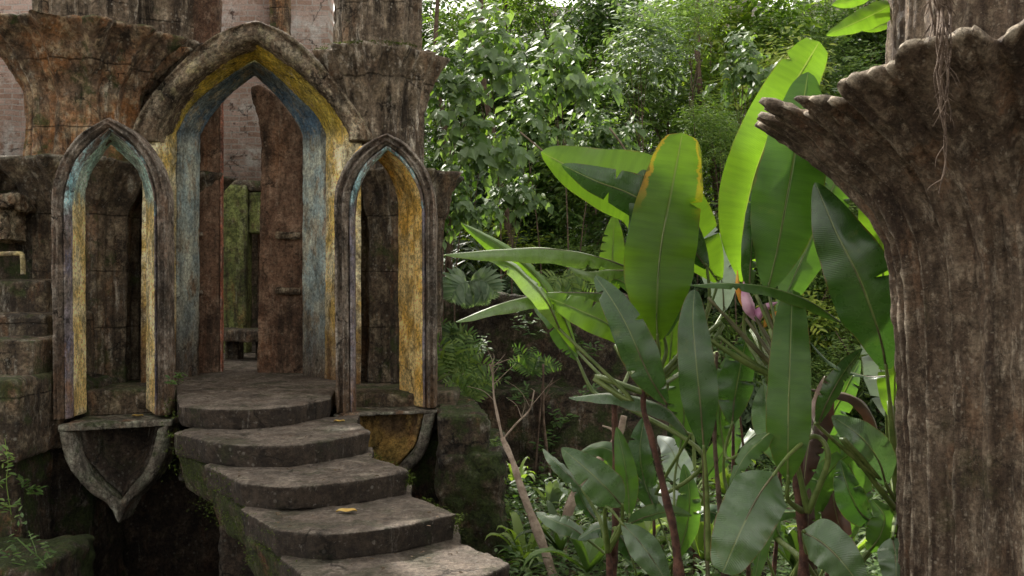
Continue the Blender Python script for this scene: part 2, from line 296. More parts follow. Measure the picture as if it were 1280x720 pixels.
def erode(o, voxel=.025, sm=3, d=((.35,.05),(.06,.016))):
    if voxel:
        m = o.modifiers.new('r', 'REMESH'); m.mode = 'VOXEL'; m.voxel_size = voxel; m.use_smooth_shade = True
    if sm:
        m = o.modifiers.new('s', 'SMOOTH'); m.factor = .5; m.iterations = sm
    for sc, st in d:
        m = o.modifiers.new('d', 'DISPLACE'); m.texture = tex(sc); m.strength = st; m.mid_level = .5; m.texture_coords = 'GLOBAL'
    return o
def fix_normals(vf):
    v, f = vf
    bm = bmesh.new(); vs = [bm.verts.new(p) for p in v]
    for q in f:
        try: bm.faces.new([vs[i] for i in q])
        except ValueError: pass
    bmesh.ops.recalc_face_normals(bm, faces=bm.faces)
    bm.verts.index_update()
    r = ([tuple(x.co) for x in bm.verts], [[x.index for x in q.verts] for q in bm.faces]); bm.free(); return r
def join(*l):
    V, Fc = [], []
    for v, f in l:
        n = len(V); V += list(v); Fc += [[i+n for i in q] for q in f]
    return V, Fc
def prism(poly, z0, z1, shift=None):      # poly: list of (x,y) ; shift(i)->(dx,dy) bottom offset
    n = len(poly); V = [(p[0], p[1], z1) for p in poly]
    for i, p in enumerate(poly):
        dx, dy, dz = (0,0,0)
        if shift: dx, dy, dz = shift[i]
        V.append((p[0]+dx, p[1]+dy, z0+dz))
    Fc = [list(range(n)), list(range(2*n-1, n-1, -1))]+[[i, i+n, (i+1)%n+n, (i+1)%n] for i in range(n)]
    return fix_normals((V, Fc))
def box(x0, x1, y0, y1, z0, z1): return prism([(x0,y0),(x1,y0),(x1,y1),(x0,y1)], z0, z1)
def cat(pts, n):                 # catmull through points (Vectors or tuples), resampled evenly to n
    pts = [Vector(p) for p in pts]
    if len(pts) == 2: return [pts[0].lerp(pts[1], i/(n-1)) for i in range(n)]
    q = [pts[0]*2-pts[1]]+pts+[pts[-1]*2-pts[-2]]; out = []
    for i in range(1, len(q)-2):
        for k in range(16):
            t = k/16; a, b, c, d = q[i-1:i+3]
            out.append(.5*((2*b)+(c-a)*t+(2*a-5*b+4*c-d)*t*t+(3*b-a-3*c+d)*t*t*t))
    out.append(pts[-1])
    L = [0]
    for i in range(1, len(out)): L.append(L[-1]+(out[i]-out[i-1]).length)
    r = []; j = 0
    for k in range(n):
        s = L[-1]*k/(n-1)
        while j < len(L)-2 and L[j+1] < s: j += 1
        dd = L[j+1]-L[j]; r.append(out[j].lerp(out[j+1], 0 if dd < 1e-9 else min(1, (s-L[j])/dd)))
    return r
def tube(pts, rad, n=8, seg=None, wob=0):
    pts = cat(pts, seg or max(4, len(pts)*4)); m = len(pts); V, Fc = [], []
    up = Vector((0.3, .9, .2))
    for i, p in enumerate(pts):
        t = (pts[min(i+1, m-1)]-pts[max(i-1, 0)]).normalized()
        a = t.cross(up); a = a.normalized() if a.length > 1e-4 else Vector((1,0,0)); b = t.cross(a)
        f = i/(m-1)
        r = rad(f) if callable(rad) else (rad[0]+(rad[1]-rad[0])*f if isinstance(rad, (tuple, list)) else rad)
        if wob: r *= 1+wob*noise.noise(p*9)
        for k in range(n):
            an = 2*math.pi*k/n; V.append(tuple(p+a*math.cos(an)*r+b*math.sin(an)*r))
    for i in range(m-1):
        for k in range(n): Fc.append([i*n+k, i*n+(k+1)%n, (i+1)*n+(k+1)%n, (i+1)*n+k])
    Fc.append(list(range(n))[::-1]); Fc.append([(m-1)*n+k for k in range(n)])
    return V, Fc
def sweep(loops, closed=True):
    n = len(loops[0]); V = [tuple(p) for l in loops for p in l]; Fc = []
    m = len(loops)
    for j in range(m if closed else m-1):
        a, b = j*n, ((j+1) % m)*n
        for i in range(n-1): Fc.append([a+i, a+i+1, b+i+1, b+i])
    if closed: Fc.append([j*n for j in range(m)]); Fc.append([j*n+n-1 for j in range(m)][::-1])
    return fix_normals((V, Fc))
def side(pts, Y, n, zbot=None):  # pts: pixel pts bottom->apex on surface Y(px)
    l = [P(a, b, Y(a)) for a, b in pts]
    if zbot is not None: l[0].z = zbot
    return l
def arch(L, R, Y, n=44, zbot=None):
    """L: left pixels from bottom to apex, R: right pixels from bottom to apex; straight jamb then curve"""
    o = []
    for pts in (L, R):
        l = side(pts, Y, n, zbot)
        jam = [l[0].lerp(l[1], i/14) for i in range(14)]; cur = cat(l[1:], n)
        o.append(jam+cur)
    return o[0]+o[1][::-1][1:]
def lerp_loops(a, b, t, dy=0): return [p.lerp(q, t)+Vector((0, dy, 0)) for p, q in zip(a, b)]
def off(l, dx=0, dy=0, c=None, grow=0):
    r = []
    for p in l:
        d = (p-c) if c is not None else Vector((0,0,0)); d.y = 0
        if d.length > 0: d.normalize()
        r.append(p+Vector((dx, dy, 0))+d*grow)
    return r
def revolve(cx, cy, prof, lobes, amp, n=240, m=90, ph=0., sharp=1., top=None, tilt=0, rag=0.):
    """prof: [(z, r, lobe weight)], fluted surface of revolution, closed at both ends"""
    pr = cat([Vector((r, lw, z)) for z, r, lw in prof], m); V, Fc = [], []
    for i, q in enumerate(pr):
        for k in range(n):
            a = 2*math.pi*k/n
            lob = 1-abs(math.sin(lobes*a/2+ph))**1.0       # concave flutes meeting in arrises
            lob = .75*lob+.25*abs(math.cos(lobes*a*1.5+1))
            r = q.x*(1+amp*q.y*(lob-.6))
            z = q.z+ (top*q.y*lob*max(0, q.y-.9)*10 if top else 0)
            if rag: r += rag*max(0, q.y-1)*noise.noise(Vector((math.cos(a)*4, math.sin(a)*4, 3.)))*3; z += rag*max(0, q.y-1)*noise.noise(Vector((math.cos(a)*3, math.sin(a)*3, 9.)))*3
            V.append((cx+r*math.sin(a), cy-r*math.cos(a), z+tilt*r*math.sin(a)*max(0, q.y-.5)))
    for i in range(m-1):
        for k in range(n): Fc.append([i*n+k, i*n+(k+1)%n, (i+1)*n+(k+1)%n, (i+1)*n+k])
    Fc.append(list(range(n))[::-1]); Fc.append([(m-1)*n+k for k in range(n)])
    return V, Fc
def GZ(z): return z

# ------------------------------------------------------------ ground and hillside
def ground():
    V, Fc = [], []; xs = [-60+i*1.0 for i in range(121)]; ys = [-30+i*1.0 for i in range(151)]
    def h(x, y):
        sm = lambda v: max(0, min(1, v))**2*(3-2*max(0, min(1, v)))
        z = -.62*sm((-1.55-x)/.5)*sm((y-5.0)/.8)*sm((11-y)/.6)+.08*noise.noise(Vector((x*.4, y*.4, 0)))+.04*noise.noise(Vector((x*1.3, y*1.3, 2)))
        return z
    xs = sorted(set([round(-300+i*20, 2) for i in range(31)]+[round(-12+i*.3, 2) for i in range(81)]))
    ys = sorted(set([round(-200+i*20, 2) for i in range(31)]+[round(-1+i*.3, 2) for i in range(60)]))
    for y in ys:
        for x in xs: V.append((x, y, h(x, y)))
    n = len(xs)
    for j in range(len(ys)-1):
        for i in range(n-1): Fc.append([j*n+i, j*n+i+1, (j+1)*n+i+1, (j+1)*n+i])
    o = part('ground', (V, Fc), 'soil'); o['kind'] = 'structure'
    V, Fc = [], []; nx, ny = 90, 60
    for j in range(ny+1):
        for i in range(nx+1):
            x = -30+60*i/nx; t = j/ny; y = 13.2+22*t+1.0*noise.noise(Vector((x*.2, 0, 0)))
            z = -.4+13*t**.8+.8*noise.noise(Vector((x*.35, y*.35, 1)))
            if x < -1.6: y += 5*min(1, (-1.6-x)/1.2)
            V.append((x, y, z))
    for j in range(ny):
        for i in range(nx): Fc.append([j*(nx+1)+i, j*(nx+1)+i+1, (j+1)*(nx+1)+i+1, (j+1)*(nx+1)+i])
    o = part('hillside', (V, Fc), 'soil'); o['kind'] = 'structure'
ground()

# ------------------------------------------------------------ stairs
ZL = CZ-.93
def stairs():
    root = thing('stone_staircase', 'worn curved concrete steps climbing to the pointed doorway', 'stairs', (-1.2, 6.2, 0))
    spec = [
     (ZL,      [(219,478),(222,506),(262,510),(310,510),(370,506),(415,497),(428,470)], .20),
     (CZ-1.09, [(217,541),(262,552),(300,556),(345,557),(400,552),(462,540),(447,527)], .19),
     (CZ-1.25, [(256,581),(300,602),(340,606),(375,606),(440,600),(512,588),(465,570)], .19),
     (CZ-1.41, [(300,636),(345,661),(390,666),(430,665),(500,657),(572,641),(515,620)], .19),
     (CZ-1.57, [(350,697),(395,732),(450,744),(520,737),(600,722),(637,706),(577,676)], .19),
     (CZ-1.73, [(405,776),(455,812),(520,825),(600,815),(690,795),(722,778),(650,752)], .19)]
    for k, (z, px, th) in enumerate(spec):
        pts = [G(a, b, z) for a, b in px]
        front = cat(pts[1:-1], 26)
        back = .45 if k else 2.6
        a, b = pts[0], pts[-1]
        poly = [(a.x+(0.02 if k else 0), a.y+back)]+[(a.x, a.y)]+[(p.x, p.y) for p in front]+[(b.x, b.y)]+[(b.x-(.05 if k else 0), b.y+back)]
        cx = sum(p[0] for p in poly)/len(poly); cy = sum(p[1] for p in poly)/len(poly)
        n = len(poly)
        # soffit slopes up towards the front edge so that the flight reads as one raked slab
        sh = []
        for i, p in enumerate(poly):
            d = Vector((cx-p[0], cy-p[1])); L = d.length
            inw = .02 if 0 < i < n-1 else 0
            sh.append((d.x/L*inw, d.y/L*inw, .02 if 0 < i < n-1 else -.12))
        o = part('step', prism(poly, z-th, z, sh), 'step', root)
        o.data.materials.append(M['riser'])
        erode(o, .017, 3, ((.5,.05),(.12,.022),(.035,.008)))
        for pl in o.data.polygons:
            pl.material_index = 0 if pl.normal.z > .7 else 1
    # sloping waist wall that carries the flight
    V = []
    st = [((219,506),ZL,.20),((217,541),CZ-1.09,.14),((262,552),CZ-1.09,.20),((256,581),CZ-1.25,.14),((300,602),CZ-1.25,.20),((300,636),CZ-1.41,.14),((345,661),CZ-1.41,.20),((350,697),CZ-1.57,.14),((395,732),CZ-1.57,.20),((405,776),CZ-1.73,.14),((455,812),CZ-1.73,.22)]
    L = [G(*p, z)+Vector((.015,.01,-d)) for p, z, d in st]; L = [Vector((p.x, p.y, p.z)) for p in L]
    R = [p+Vector((.42,.25,0)) for p in L]
    lo = [p+Vector((.05,.05,-.30)) for p in L]; ro = [p+Vector((.36,.3,-.34)) for p in L]
    o = part('string_wall', sweep([L, R, ro, lo]), 'mossstring', root); erode(o, .025, 4, ((.4,.06),(.08,.03)))
    # moss tufts along the nosings and the left string
stairs()

# ------------------------------------------------------------ terrace under the ruin, lower walls
def terrace():
    root = thing('terrace_wall', 'dark shade-painted retaining wall under the doorway and niches', 'wall', (-2.5, 9.6, 0))
    o = part('wall_face', box(-8, -.55, 9.5, 9.8, -.9, ZL-.16), 'undershade', root); erode(o, .05, 2, ((.5,.12),(.1,.04)))
    o = part('wall_cap', box(-8, -.5, 8.75, 10.9, ZL-.17, ZL-.02), 'dark', root); erode(o, .03, 2, ((.5,.04),(.1,.02)))
    o = part('buttress', box(-3.0, -2.5, 8.6, 9.5, ZL-.80, ZL-.35), 'undershade', root); erode(o, .04, 4, ((.5,.10),(.1,.04)))
    o = part('interior_floor', box(-5.2, -1.2, 9.9, 16, ZL-.3, ZL-.004), 'step', root); erode(o, .05, 1, ((.5,.02),(.1,.01)))
    x0, x1 = P(272,0,7.35).x, P(345,0,7.35).x
    o = part('stair_pier', box(x0, x1, 7.35, 8.4, -.9, ZL-.62), 'undershade', root); erode(o, .035, 4, ((.5,.12),(.1,.05)))
    o = part('mossy_post', box(P(-60,0,7.7).x, P(20,0,7.7).x, 7.7, 8.3, -.9, P(0,474,7.7).z), 'mossy', None, loc=(-4, 8, -.5)); erode(o, .03, 4, ((.4,.12),(.08,.04))); tag(o, 'mossy square stone post cut by the left edge below the side steps', 'post')
    o = part('mossy_boulder', box(P(-120,0,6.7).x, P(52,0,6.7).x, 6.7, 7.6, -.9, P(0,708,6.7).z), 'mossy', None, loc=(-3.6, 7, -.5)); erode(o, .035, 9, ((.5,.16),(.1,.05))); tag(o, 'low mossy boulder under the leafy plant in the bottom left corner', 'rock')
    r = thing('rock_buttress', 'bulging brown rock wall at the lower left below the side steps', 'rock', (-4.0, 8.3, 0))
    poly = [(-7,8.2),(-4.6,8.0),(-4.05,8.2),(-3.85,8.7),(-3.8,9.5),(-7,9.5)]
    o = part('rock_buttress_body', prism(poly, -.9, CZ-.86), 'rock', r); erode(o, .04, 10, ((.7,.35),(.2,.10),(.06,.03)))
terrace()
# mossy pier right of the steps
def pier():
    r = thing('mossy_block', 'mossy dark concrete block right of the curved steps', 'block', (-.45, 8.7, 0))
    a, b, c, d = G(549,520,CZ-1.05), G(613,520,CZ-1.05), G(590,496,CZ-1.05), G(550,494,CZ-1.05)
    o = part('upper_block', prism([(a.x,a.y),(b.x,b.y),(c.x,c.y),(d.x,d.y)], CZ-1.40, CZ-1.05), 'mossy', r); erode(o, .025, 3, ((.4,.06),(.1,.04),(.03,.012)))
    o = part('lower_block', prism([(-1.02,8.72),(a.x-.02,8.72),(a.x,b.y-.06),(b.x+.10,b.y-.06),(b.x+.10,c.y),(-1.0,c.y)], -.2, CZ-1.36), 'mossy', r); erode(o, .03, 5, ((.4,.16),(.1,.06),(.03,.02)))
pier()

# ------------------------------------------------------------ pointed gateway
def gateway():
    root = thing('pointed_gateway', 'tall pointed doorway with crusted moulding and yellow and blue painted reveals', 'archway', (-2.5, 9.9, ZL))
    def y(v): return lambda px: v
    Lo = [(163,176),(164,166),(184,128),(215,91),(255,54),(290,34),(321,26)]; Ro = [(464,176),(463,166),(446,138),(420,103),(385,63),(352,38),(321,26)]
    Li = [(197,176),(198,165),(215,130),(245,96),(280,70),(319,53)]; Ri = [(434,176),(433,165),(411,130),(386,103),(352,75),(319,53)]
    def arch2(L, R, Y):   # without jambs
        a = cat(side(L, Y, 0), 60); b = cat(side(R, Y, 0), 60); return a+b[::-1][1:]
    o_ = arch2(Lo, Ro, y(9.42)); i_ = arch2(Li, Ri, y(9.42))
    prof = [(0,.10),(0,-.02),(.09,-.055),(.17,-.02),(.22,.03),(.30,-.03),(.62,-.075),(.82,-.045),(.92,.0),(1,.06)]
    loops = [lerp_loops(o_, i_, t, d) for t, d in prof]
    loops += [lerp_loops(o_, i_, 1, .42), lerp_loops(o_, i_, 0, .42)]
    o = part('moulding', sweep(loops), 'mould', root); erode(o, .014, 2, ((.3,.025),(.05,.022),(.02,.007)))
    # yellow reveal
    zb = ZL-.1
    a = arch([(195,478),(197,166),(214,131),(244,97),(279,71),(318.5,54)], [(432,478),(433,166),(411,131),(386,104),(352,76),(318.5,54)], y(9.48), 60, zb)
    b = arch([(221,478),(222,167),(236,141),(258,118),(288,95),(318,76)], [(405,478),(406,167),(395,145),(375,124),(345,96),(318,76)], y(9.88), 60, zb)
    def outw(l, g, dy=0):
        r = []
        for i, p in enumerate(l):
            x = (p.x-(-2.58)); r.append(p+Vector((g*(1 if x > 0 else -1)*(min(1, abs(x)/.6)), dy, g*.8*(1-min(1, abs(x)/.9)))))
        return r
    loops = [a, lerp_loops(a, b, .33, .03), lerp_loops(a, b, .36, -.02), lerp_loops(a, b, .6, -.02), b, outw(b, .16), outw(a, .16)]
    sw = sweep(loops)
    o = part('yellow_reveal', sw, 'cream', root)
    erode(o, .016, 5, ((.3,.02),(.05,.012)))
    c = arch([(246,478),(247,168),(264,140),(288,114),(316,92)], [(378,478),(378,168),(366,146),(345,119),(316,92)], y(10.22), 60, zb)
    b2 = lerp_loops(b, c, 0.0, .012)
    loops = [b2, lerp_loops(b2, c, .5, .0), c, off(c, 0, .1), outw(c, .22, .1), outw(b2, .12, .05)]
    o = part('blue_reveal', sweep(loops), 'blue', root)
    erode(o, .016, 5, ((.3,.02),(.05,.012)))
gateway()

# ------------------------------------------------------------ niches
def niche(label, Yf, rec, OL, OR, IL, IR, BL, BR, CO, CI, corbmat, innermat, base, bandmat='frame', sill=None, floorblk=None, revmat='yellow'):
    root = thing('pointed_niche', label, 'niche', base, 'tall pointed niches flanking the doorway')
    oo = arch(OL, OR, Yf, 50); ii = arch(IL, IR, Yf, 50); bb = arch(BL, BR, lambda px: Yf(px)+rec, 50)
    th = .30
    prof = [(.06,.10),(.02,.0),(.06,-.03),(.18,-.045),(.25,-.02),(.28,.028),(.36,.03),(.40,-.02),(.48,-.05),(.56,-.045),(.60,.02),(.65,.02),(.68,-.02),(.72,-.01),(.74,.02)]
    ring = [lerp_loops(oo, ii, t, d*1.5) for t, d in prof]
    ring += [lerp_loops(oo, ii, .74, th), lerp_loops(oo, ii, .45, th)]
    o = part('outer_moulding', sweep(ring), bandmat, root); erode(o, .011, 1, ((.3,.016),(.05,.010),(.02,.004)))
    prof = [(.745,.02),(.80,-.01),(.86,-.02),(.92,-.008),(.95,.012),(1,.02)]
    ring = [lerp_loops(oo, ii, t, d) for t, d in prof]+[lerp_loops(oo, ii, 1, .12), lerp_loops(oo, ii, .745, .12)]
    o = part('inner_moulding', sweep(ring), innermat, root); erode(o, .009, 1, ((.3,.010),(.05,.007)))
    a = lerp_loops(ii, ii, 0, .03)
    ring = [a, lerp_loops(a, bb, .30, -.012), lerp_loops(a, bb, .34, .02), lerp_loops(a, bb, .55, -.01), lerp_loops(a, bb, .60, .02), bb, off(bb, 0, .07), off(lerp_loops(bb, lerp_loops(oo, ii, .62), .35, 0), 0, .20), lerp_loops(oo, ii, .6, .06)]
    hn = len(bb)//2; og = [Vector(((min(q.x, p.x-.085) if i < hn else max(q.x, p.x+.085)), p.y, max(q.z, p.z) if abs(i-hn) > 25 else max(q.z, p.z+.05))) for i, (p, q) in enumerate(zip(bb, lerp_loops(oo, ii, .62)))]
    ring[-2] = 0
    # the outward return of the reveal stays behind the mouldings
    ring[-2] = off(og, 0, .07); ring[-1] = [Vector((q.x, p.y+.09, q.z)) for p, q in zip(ii, og)]; ring.pop(-3)
    o = part('reveal', sweep(ring), revmat, root); erode(o, .014, 4, ((.3,.012),(.05,.010)))
    # sill
    (x0, x1, yb, t) = sill
    A, B = P(x0, yb[0], Yf(x0)-.05), P(x1, yb[1], Yf(x1)-.05)
    C, D = B+Vector((0, rec+.2, 0)), A+Vector((0, rec+.2, 0)); z = min(A.z, B.z)
    o = part('sill', prism([(A.x,A.y),(B.x,B.y),(C.x,C.y),(D.x,D.y)], z-t, z), 'corbel', root); erode(o, .012, 1, ((.3,.02),(.05,.010)))
    if floorblk:
        (fx0, fx1, dy, ztop) = floorblk
        A = P(fx0, 0, Yf(fx0)+dy); B = P(fx1, 0, Yf(fx1)+dy)
        o = part('inner_step', prism([(A.x,A.y),(B.x,B.y),(B.x,B.y+.7),(A.x,A.y+.7)], z-.05, ztop), 'dark', root); erode(o, .02, 2, ((.3,.03),(.06,.02)))
    # corbel
    o3 = cat([P(a, b, Yf(a)-.02) for a, b in CO[0]], 30)+cat([P(a, b, Yf(a)-.02) for a, b in CO[1]], 30)[1:]
    i3 = cat([P(a, b, Yf(a)-.02) for a, b in CI[0]], 30)+cat([P(a, b, Yf(a)-.02) for a, b in CI[1]], 30)[1:]
    cx = sum(p.x for p in i3)/len(i3); cc = Vector((cx, Yf(0)+.35, i3[0].z))
    ring = [o3, lerp_loops(o3, i3, .15, -.03), lerp_loops(o3, i3, .5, -.04), lerp_loops(o3, i3, .85, -.02), i3, off(i3, 0, .16), off(o3, 0, .30)]
    o = part('corbel_band', sweep(ring), 'corbel', root); erode(o, .012, 1, ((.3,.02),(.05,.014)))
    # hollow of the corbel: a curved shell running back to the wall
    m = len(i3); V, Fc = [], []; K = 10
    top = i3[0].z
    for k in range(K+1):
        t = k/K
        for p in i3:
            s = 1-t*.55
            V.append((cx+(p.x-cx)*s, p.y+.10+(.22 if corbmat == 'undershade' else .16)*math.sin(t*math.pi/2), top+(p.z-top)*s))
    for k in range(K):
        for i in range(m-1): Fc.append([k*m+i, k*m+i+1, (k+1)*m+i+1, (k+1)*m+i])
    Fc.append([K*m+i for i in range(m)])
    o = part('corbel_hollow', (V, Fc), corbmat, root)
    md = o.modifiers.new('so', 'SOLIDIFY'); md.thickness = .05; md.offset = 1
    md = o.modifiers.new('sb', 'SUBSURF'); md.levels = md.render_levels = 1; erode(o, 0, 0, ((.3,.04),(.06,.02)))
    return root
YL = lambda px: 8.08+(px-65)/147*.36
niche('left pointed niche beside the doorway, cream and lilac striped frame above a heart-shaped corbel', YL, .36,
  [(69,524),(66,262),(68,232),(80,197),(104,166),(137,147)], [(213,519),(211,262),(209,235),(198,202),(172,167),(137,147)],
  [(85,524),(83,262),(86,235),(98,203),(118,180),(137,163)], [(192,519),(191,262),(189,238),(178,206),(159,182),(137,163)],
  [(109,516),(107,262),(108,238),(117,212),(127,197),(138,180)], [(182,512),(182,262),(180,238),(170,212),(153,195),(138,180)],
  ([(74,538),(84,578),(108,612),(137,633),(149,656)], [(149,656),(162,630),(190,600),(206,572),(213,530)]),
  ([(91,540),(100,572),(118,598),(140,618),(148,628)], [(148,628),(160,612),(180,588),(190,566),(197,535)]),
  'undershade', 'frameblue', P(140,524,8.3), sill=(72,215,(531,524),.06), floorblk=(100,200,.42,CZ-.92), revmat='creamniche')
YR = lambda px: 8.34+(px-418)/127*.26
niche('right pointed niche, brown frame with blue apex and ochre reveal over a mustard corbel', YR, .5,
  [(420,516),(417,270),(419,238),(432,206),(456,180),(484,166)], [(546,510),(546,262),(543,238),(532,208),(510,181),(484,166)],
  [(443,516),(442,268),(446,238),(460,209),(484,186)], [(528,510),(527,262),(522,236),(506,207),(484,186)],
  [(444,508),(443,268),(446,242),(456,218),(470,198)], [(498,503),(497,262),(495,244),(486,220),(470,198)],
  ([(416,518),(424,555),(450,590),(483,612)], [(483,612),(512,588),(532,565),(545,516)]),
  ([(430,518),(438,552),(458,580),(483,598)], [(483,598),(503,578),(520,556),(530,517)]),
  'corbelyellow', 'frameblue', P(483,516,8.45), sill=(424,547,(517,512),.035), floorblk=(440,512,.55,CZ-.98))

# ------------------------------------------------------------ columns with flared capitals
def column(label, cx, cy, tiers, lobes, amp=.13, name='flared_column', mats=('dark','shaft','shaft'), n=260):
    """tiers: list of (part, profile[(z,r,lobe)], material)"""
    root = thing(name, label, 'column', (cx, cy, ZL))
    for nm, prof, mt, lb in tiers:
        o = part(nm, revolve(cx+(.22 if 'mossy flared' in label and nm == 'lower_shaft' else 0), cy, prof, lb, amp*1.9, n=n, m=80, sharp=.8, rag=.05), mt, root)
        erode(o, 0, 0, ((.4,.06),(.09,.03),(.03,.010)))
    return root
z1 = CZ+1.20     # rim of the lower tier
def tier_profiles(r0, R1, zr1, r1, R2, zr2, r2, ztop):
    return [
      ('lower_shaft', [(ZL-.3, r0, .8), (zr1-.7, r0, .8), (zr1-.35, r0+(R1-r0)*.25, .9), (zr1-.15, r0+(R1-r0)*.6, 1.), (zr1-.02, R1, 1.1), (zr1+.02, R1*.98, 1.1), (zr1+.03, r0, .4)], 'dark', 10),
      ('middle_shaft', [(zr1-.05, r1*1.03, .7), (zr2-.65, r1, .7), (zr2-.42, r1+(R2-r1)*.22, .9), (zr2-.18, r1+(R2-r1)*.6, 1.), (zr2-.03, R2, 1.15), (zr2+.02, R2*.98, 1.15), (zr2+.03, r1*.8, .3)], 'shaft', 12),
      ('upper_shaft', [(zr2-.05, r2, .9), (ztop, r2, .9)], 'shaft', 9)]
t = tier_profiles(.50, .82, CZ+1.22, .52, .95, CZ+2.52, .48, 8.2)
t[1] = (t[1][0], t[1][1], 'rust', 12)
cA = P(105,0,9.75); column('broad fluted column with flared capital behind the left niche, rust-stained', cA.x, cA.y, t, 12)
t = tier_profiles(.45, .72, CZ+1.24, .34, .80, CZ+2.62, .55, 8.2)
cB = P(203,0,10.75); column('darker fluted column tucked between the left capital and the doorway arch', cB.x, cB.y, t, 12)
t = tier_profiles(.50, .80, CZ+1.16, .44, .66, CZ+2.36, .44, 8.2)
cC = P(474,0,9.95); t[0] = ('lower_shaft', [(z, r*.86 if r < .6 else r*.78, l) for z, r, l in t[0][1]], 'dark', 10); column('pale streaked column with mossy flared capital behind the right niche', cC.x, cC.y, t, 12)
cD = P(-40,0,9.6); t = tier_profiles(.45, .72, CZ+1.20, .30, .34, CZ+2.9, .3, 8.2)
o = column('dark stub column with a flared cap cut by the left edge of the photograph', cD.x, cD.y, t[:1], 12)

# ------------------------------------------------------------ pillars seen through the doorway
def inner_left():
    r = thing('inner_pillar', 'narrow brown pillar with red painted edge just inside the doorway on the left', 'pillar', P(262,470,10.6), 'square pillars inside the doorway')
    a, b = P(240,470,10.55), P(275,470,10.55)
    o = part('shaft', box(a.x, b.x, 10.5, 10.66, ZL-.02, CZ+3.2), 'pillar', r); erode(o, .022, 2, ((.4,.03),(.08,.02)))
    o = part('red_edge', box(b.x+.003, b.x+.022, 10.53, 10.62, ZL, CZ+2.6), 'red', r); erode(o, .012, 1, ((.4,.01),(.05,.008)))
    for yy in (292, 365):
        p = P(253, yy, 10.45); o = part('peg', tube([p, p+Vector((-.06,0,-.02)), p+Vector((-.14,.0,-.03))][::-1], .022, 10), 'shaft', r)
inner_left()
def inner_right():
    r = thing('inner_pillar', 'wide brown pillar with two stone pegs and a hooked top inside the doorway', 'pillar', P(350,470,10.6), 'square pillars inside the doorway')
    Y = 10.5
    out = [(320,475),(324,300),(325,180),(323,150),(314,122),(313,108),(324,104),(345,118),(362,140),(375,160),(384,190),(384,475)]
    V = [tuple(P(a, b, Y)) for a, b in out]; n = len(V); V += [(x, y+.4, z) for x, y, z in V]
    Fc = [list(range(n)), list(range(2*n-1, n-1, -1))]+[[i, i+n, (i+1)%n+n, (i+1)%n] for i in range(n)]
    o = part('shaft', fix_normals((V, Fc)), 'pillar', r); erode(o, .022, 3, ((.4,.04),(.08,.03)))
    a, b = P(346,0,Y), P(376,0,Y)
    for yy in (294, 363):
        z = P(0,yy,Y).z; o = part('peg', tube([(a.x, Y-.03, z), ((a.x+b.x)/2, Y-.05, z-.01), (b.x, Y-.03, z-.01)], .042, 10), 'mould', r); erode(o, .012, 1, ((.05,.01),))
inner_right()

# brick wall and dark room
def back():
    r = thing('brick_wall', 'pink limewashed brick wall behind the doorway and columns', 'wall', P(150,225,14.2))
    xr = P(411,0,14.2).x; zb = CZ+1.56
    o = part('brick_face', box(-11, xr, 14.2, 14.6, zb, 8.6), 'brick', r); erode(o, 0, 0, ())
    a = P(372,0,14.1).x
    o = part('pilaster', box(P(338,0,14.1).x, P(363,0,14.1).x, 13.98, 14.195, CZ+2.95, 8.6), 'rust', r); erode(o, .04, 2, ((.3,.04),(.08,.03)))
    o = part('lintel_ledge', box(-11, xr, 13.85, 14.6, zb-.17, zb-.003), 'dark', r); erode(o, .05, 2, ((.5,.06),(.1,.04)))
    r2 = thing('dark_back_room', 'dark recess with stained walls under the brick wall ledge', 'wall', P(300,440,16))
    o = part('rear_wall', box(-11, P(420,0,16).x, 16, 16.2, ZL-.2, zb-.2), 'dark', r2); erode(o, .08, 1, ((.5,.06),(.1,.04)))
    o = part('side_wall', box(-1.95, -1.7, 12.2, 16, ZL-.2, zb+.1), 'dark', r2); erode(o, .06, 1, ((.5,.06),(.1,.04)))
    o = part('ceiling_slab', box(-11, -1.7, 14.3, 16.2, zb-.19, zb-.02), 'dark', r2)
    r3 = thing('green_pillar', 'yellow-green painted pillar in the dark room behind the doorway', 'pillar', P(297,408,13.9))
    a, b, c = P(280,0,13.9), P(311,0,13.9), P(322,0,13.9)
    o = part('shaft', box(a.x, b.x, 13.75, 14.1, ZL-.02, P(0,232,13.9).z), 'greenpaint', r3); erode(o, .03, 2, ((.3,.02),(.08,.02)))
    o = part('bracket', box(b.x+.003, c.x+.1, 13.85, 14.1, P(0,292,13.9).z, P(0,240,13.9).z), 'greenpaint', r3); erode(o, .025, 2, ((.3,.02),(.08,.02)))
    r5 = part('stone_post', box(c.x-.08, c.x+.3, 14.15, 14.4, ZL-.02, P(0,290,14.2).z), 'pillar', None, loc=(c.x, 14.2, ZL)); erode(r5, .03, 2, ((.3,.05),(.08,.03)))
    tag(r5, 'short brown post in shade just right of the green pillar', 'post')
    r4 = thing('stone_bench', 'low brown stone slab lying on the floor inside the doorway', 'bench', P(300,440,12.4))
    a, b = P(266,0,12.4), P(345,0,12.4)
    z = P(0,412,12.4).z
    V, Fc = prism([(a.x,12.35),(b.x,12.2),(b.x,12.9),(a.x,12.9)], z-.15, z+.0)
    o = part('slab', (V, Fc), 'dark', r4); erode(o, .02, 3, ((.3,.04),(.08,.02)))
    o = part('support', box(a.x+.12, a.x+.30, 12.5, 12.8, ZL-.01, z-.12), 'dark', r4); erode(o, .02, 2, ((.3,.03),))
    o = part('support', box(b.x-.30, b.x-.12, 12.5, 12.8, ZL-.01, z-.12), 'dark', r4); erode(o, .02, 2, ((.3,.03),))
back()

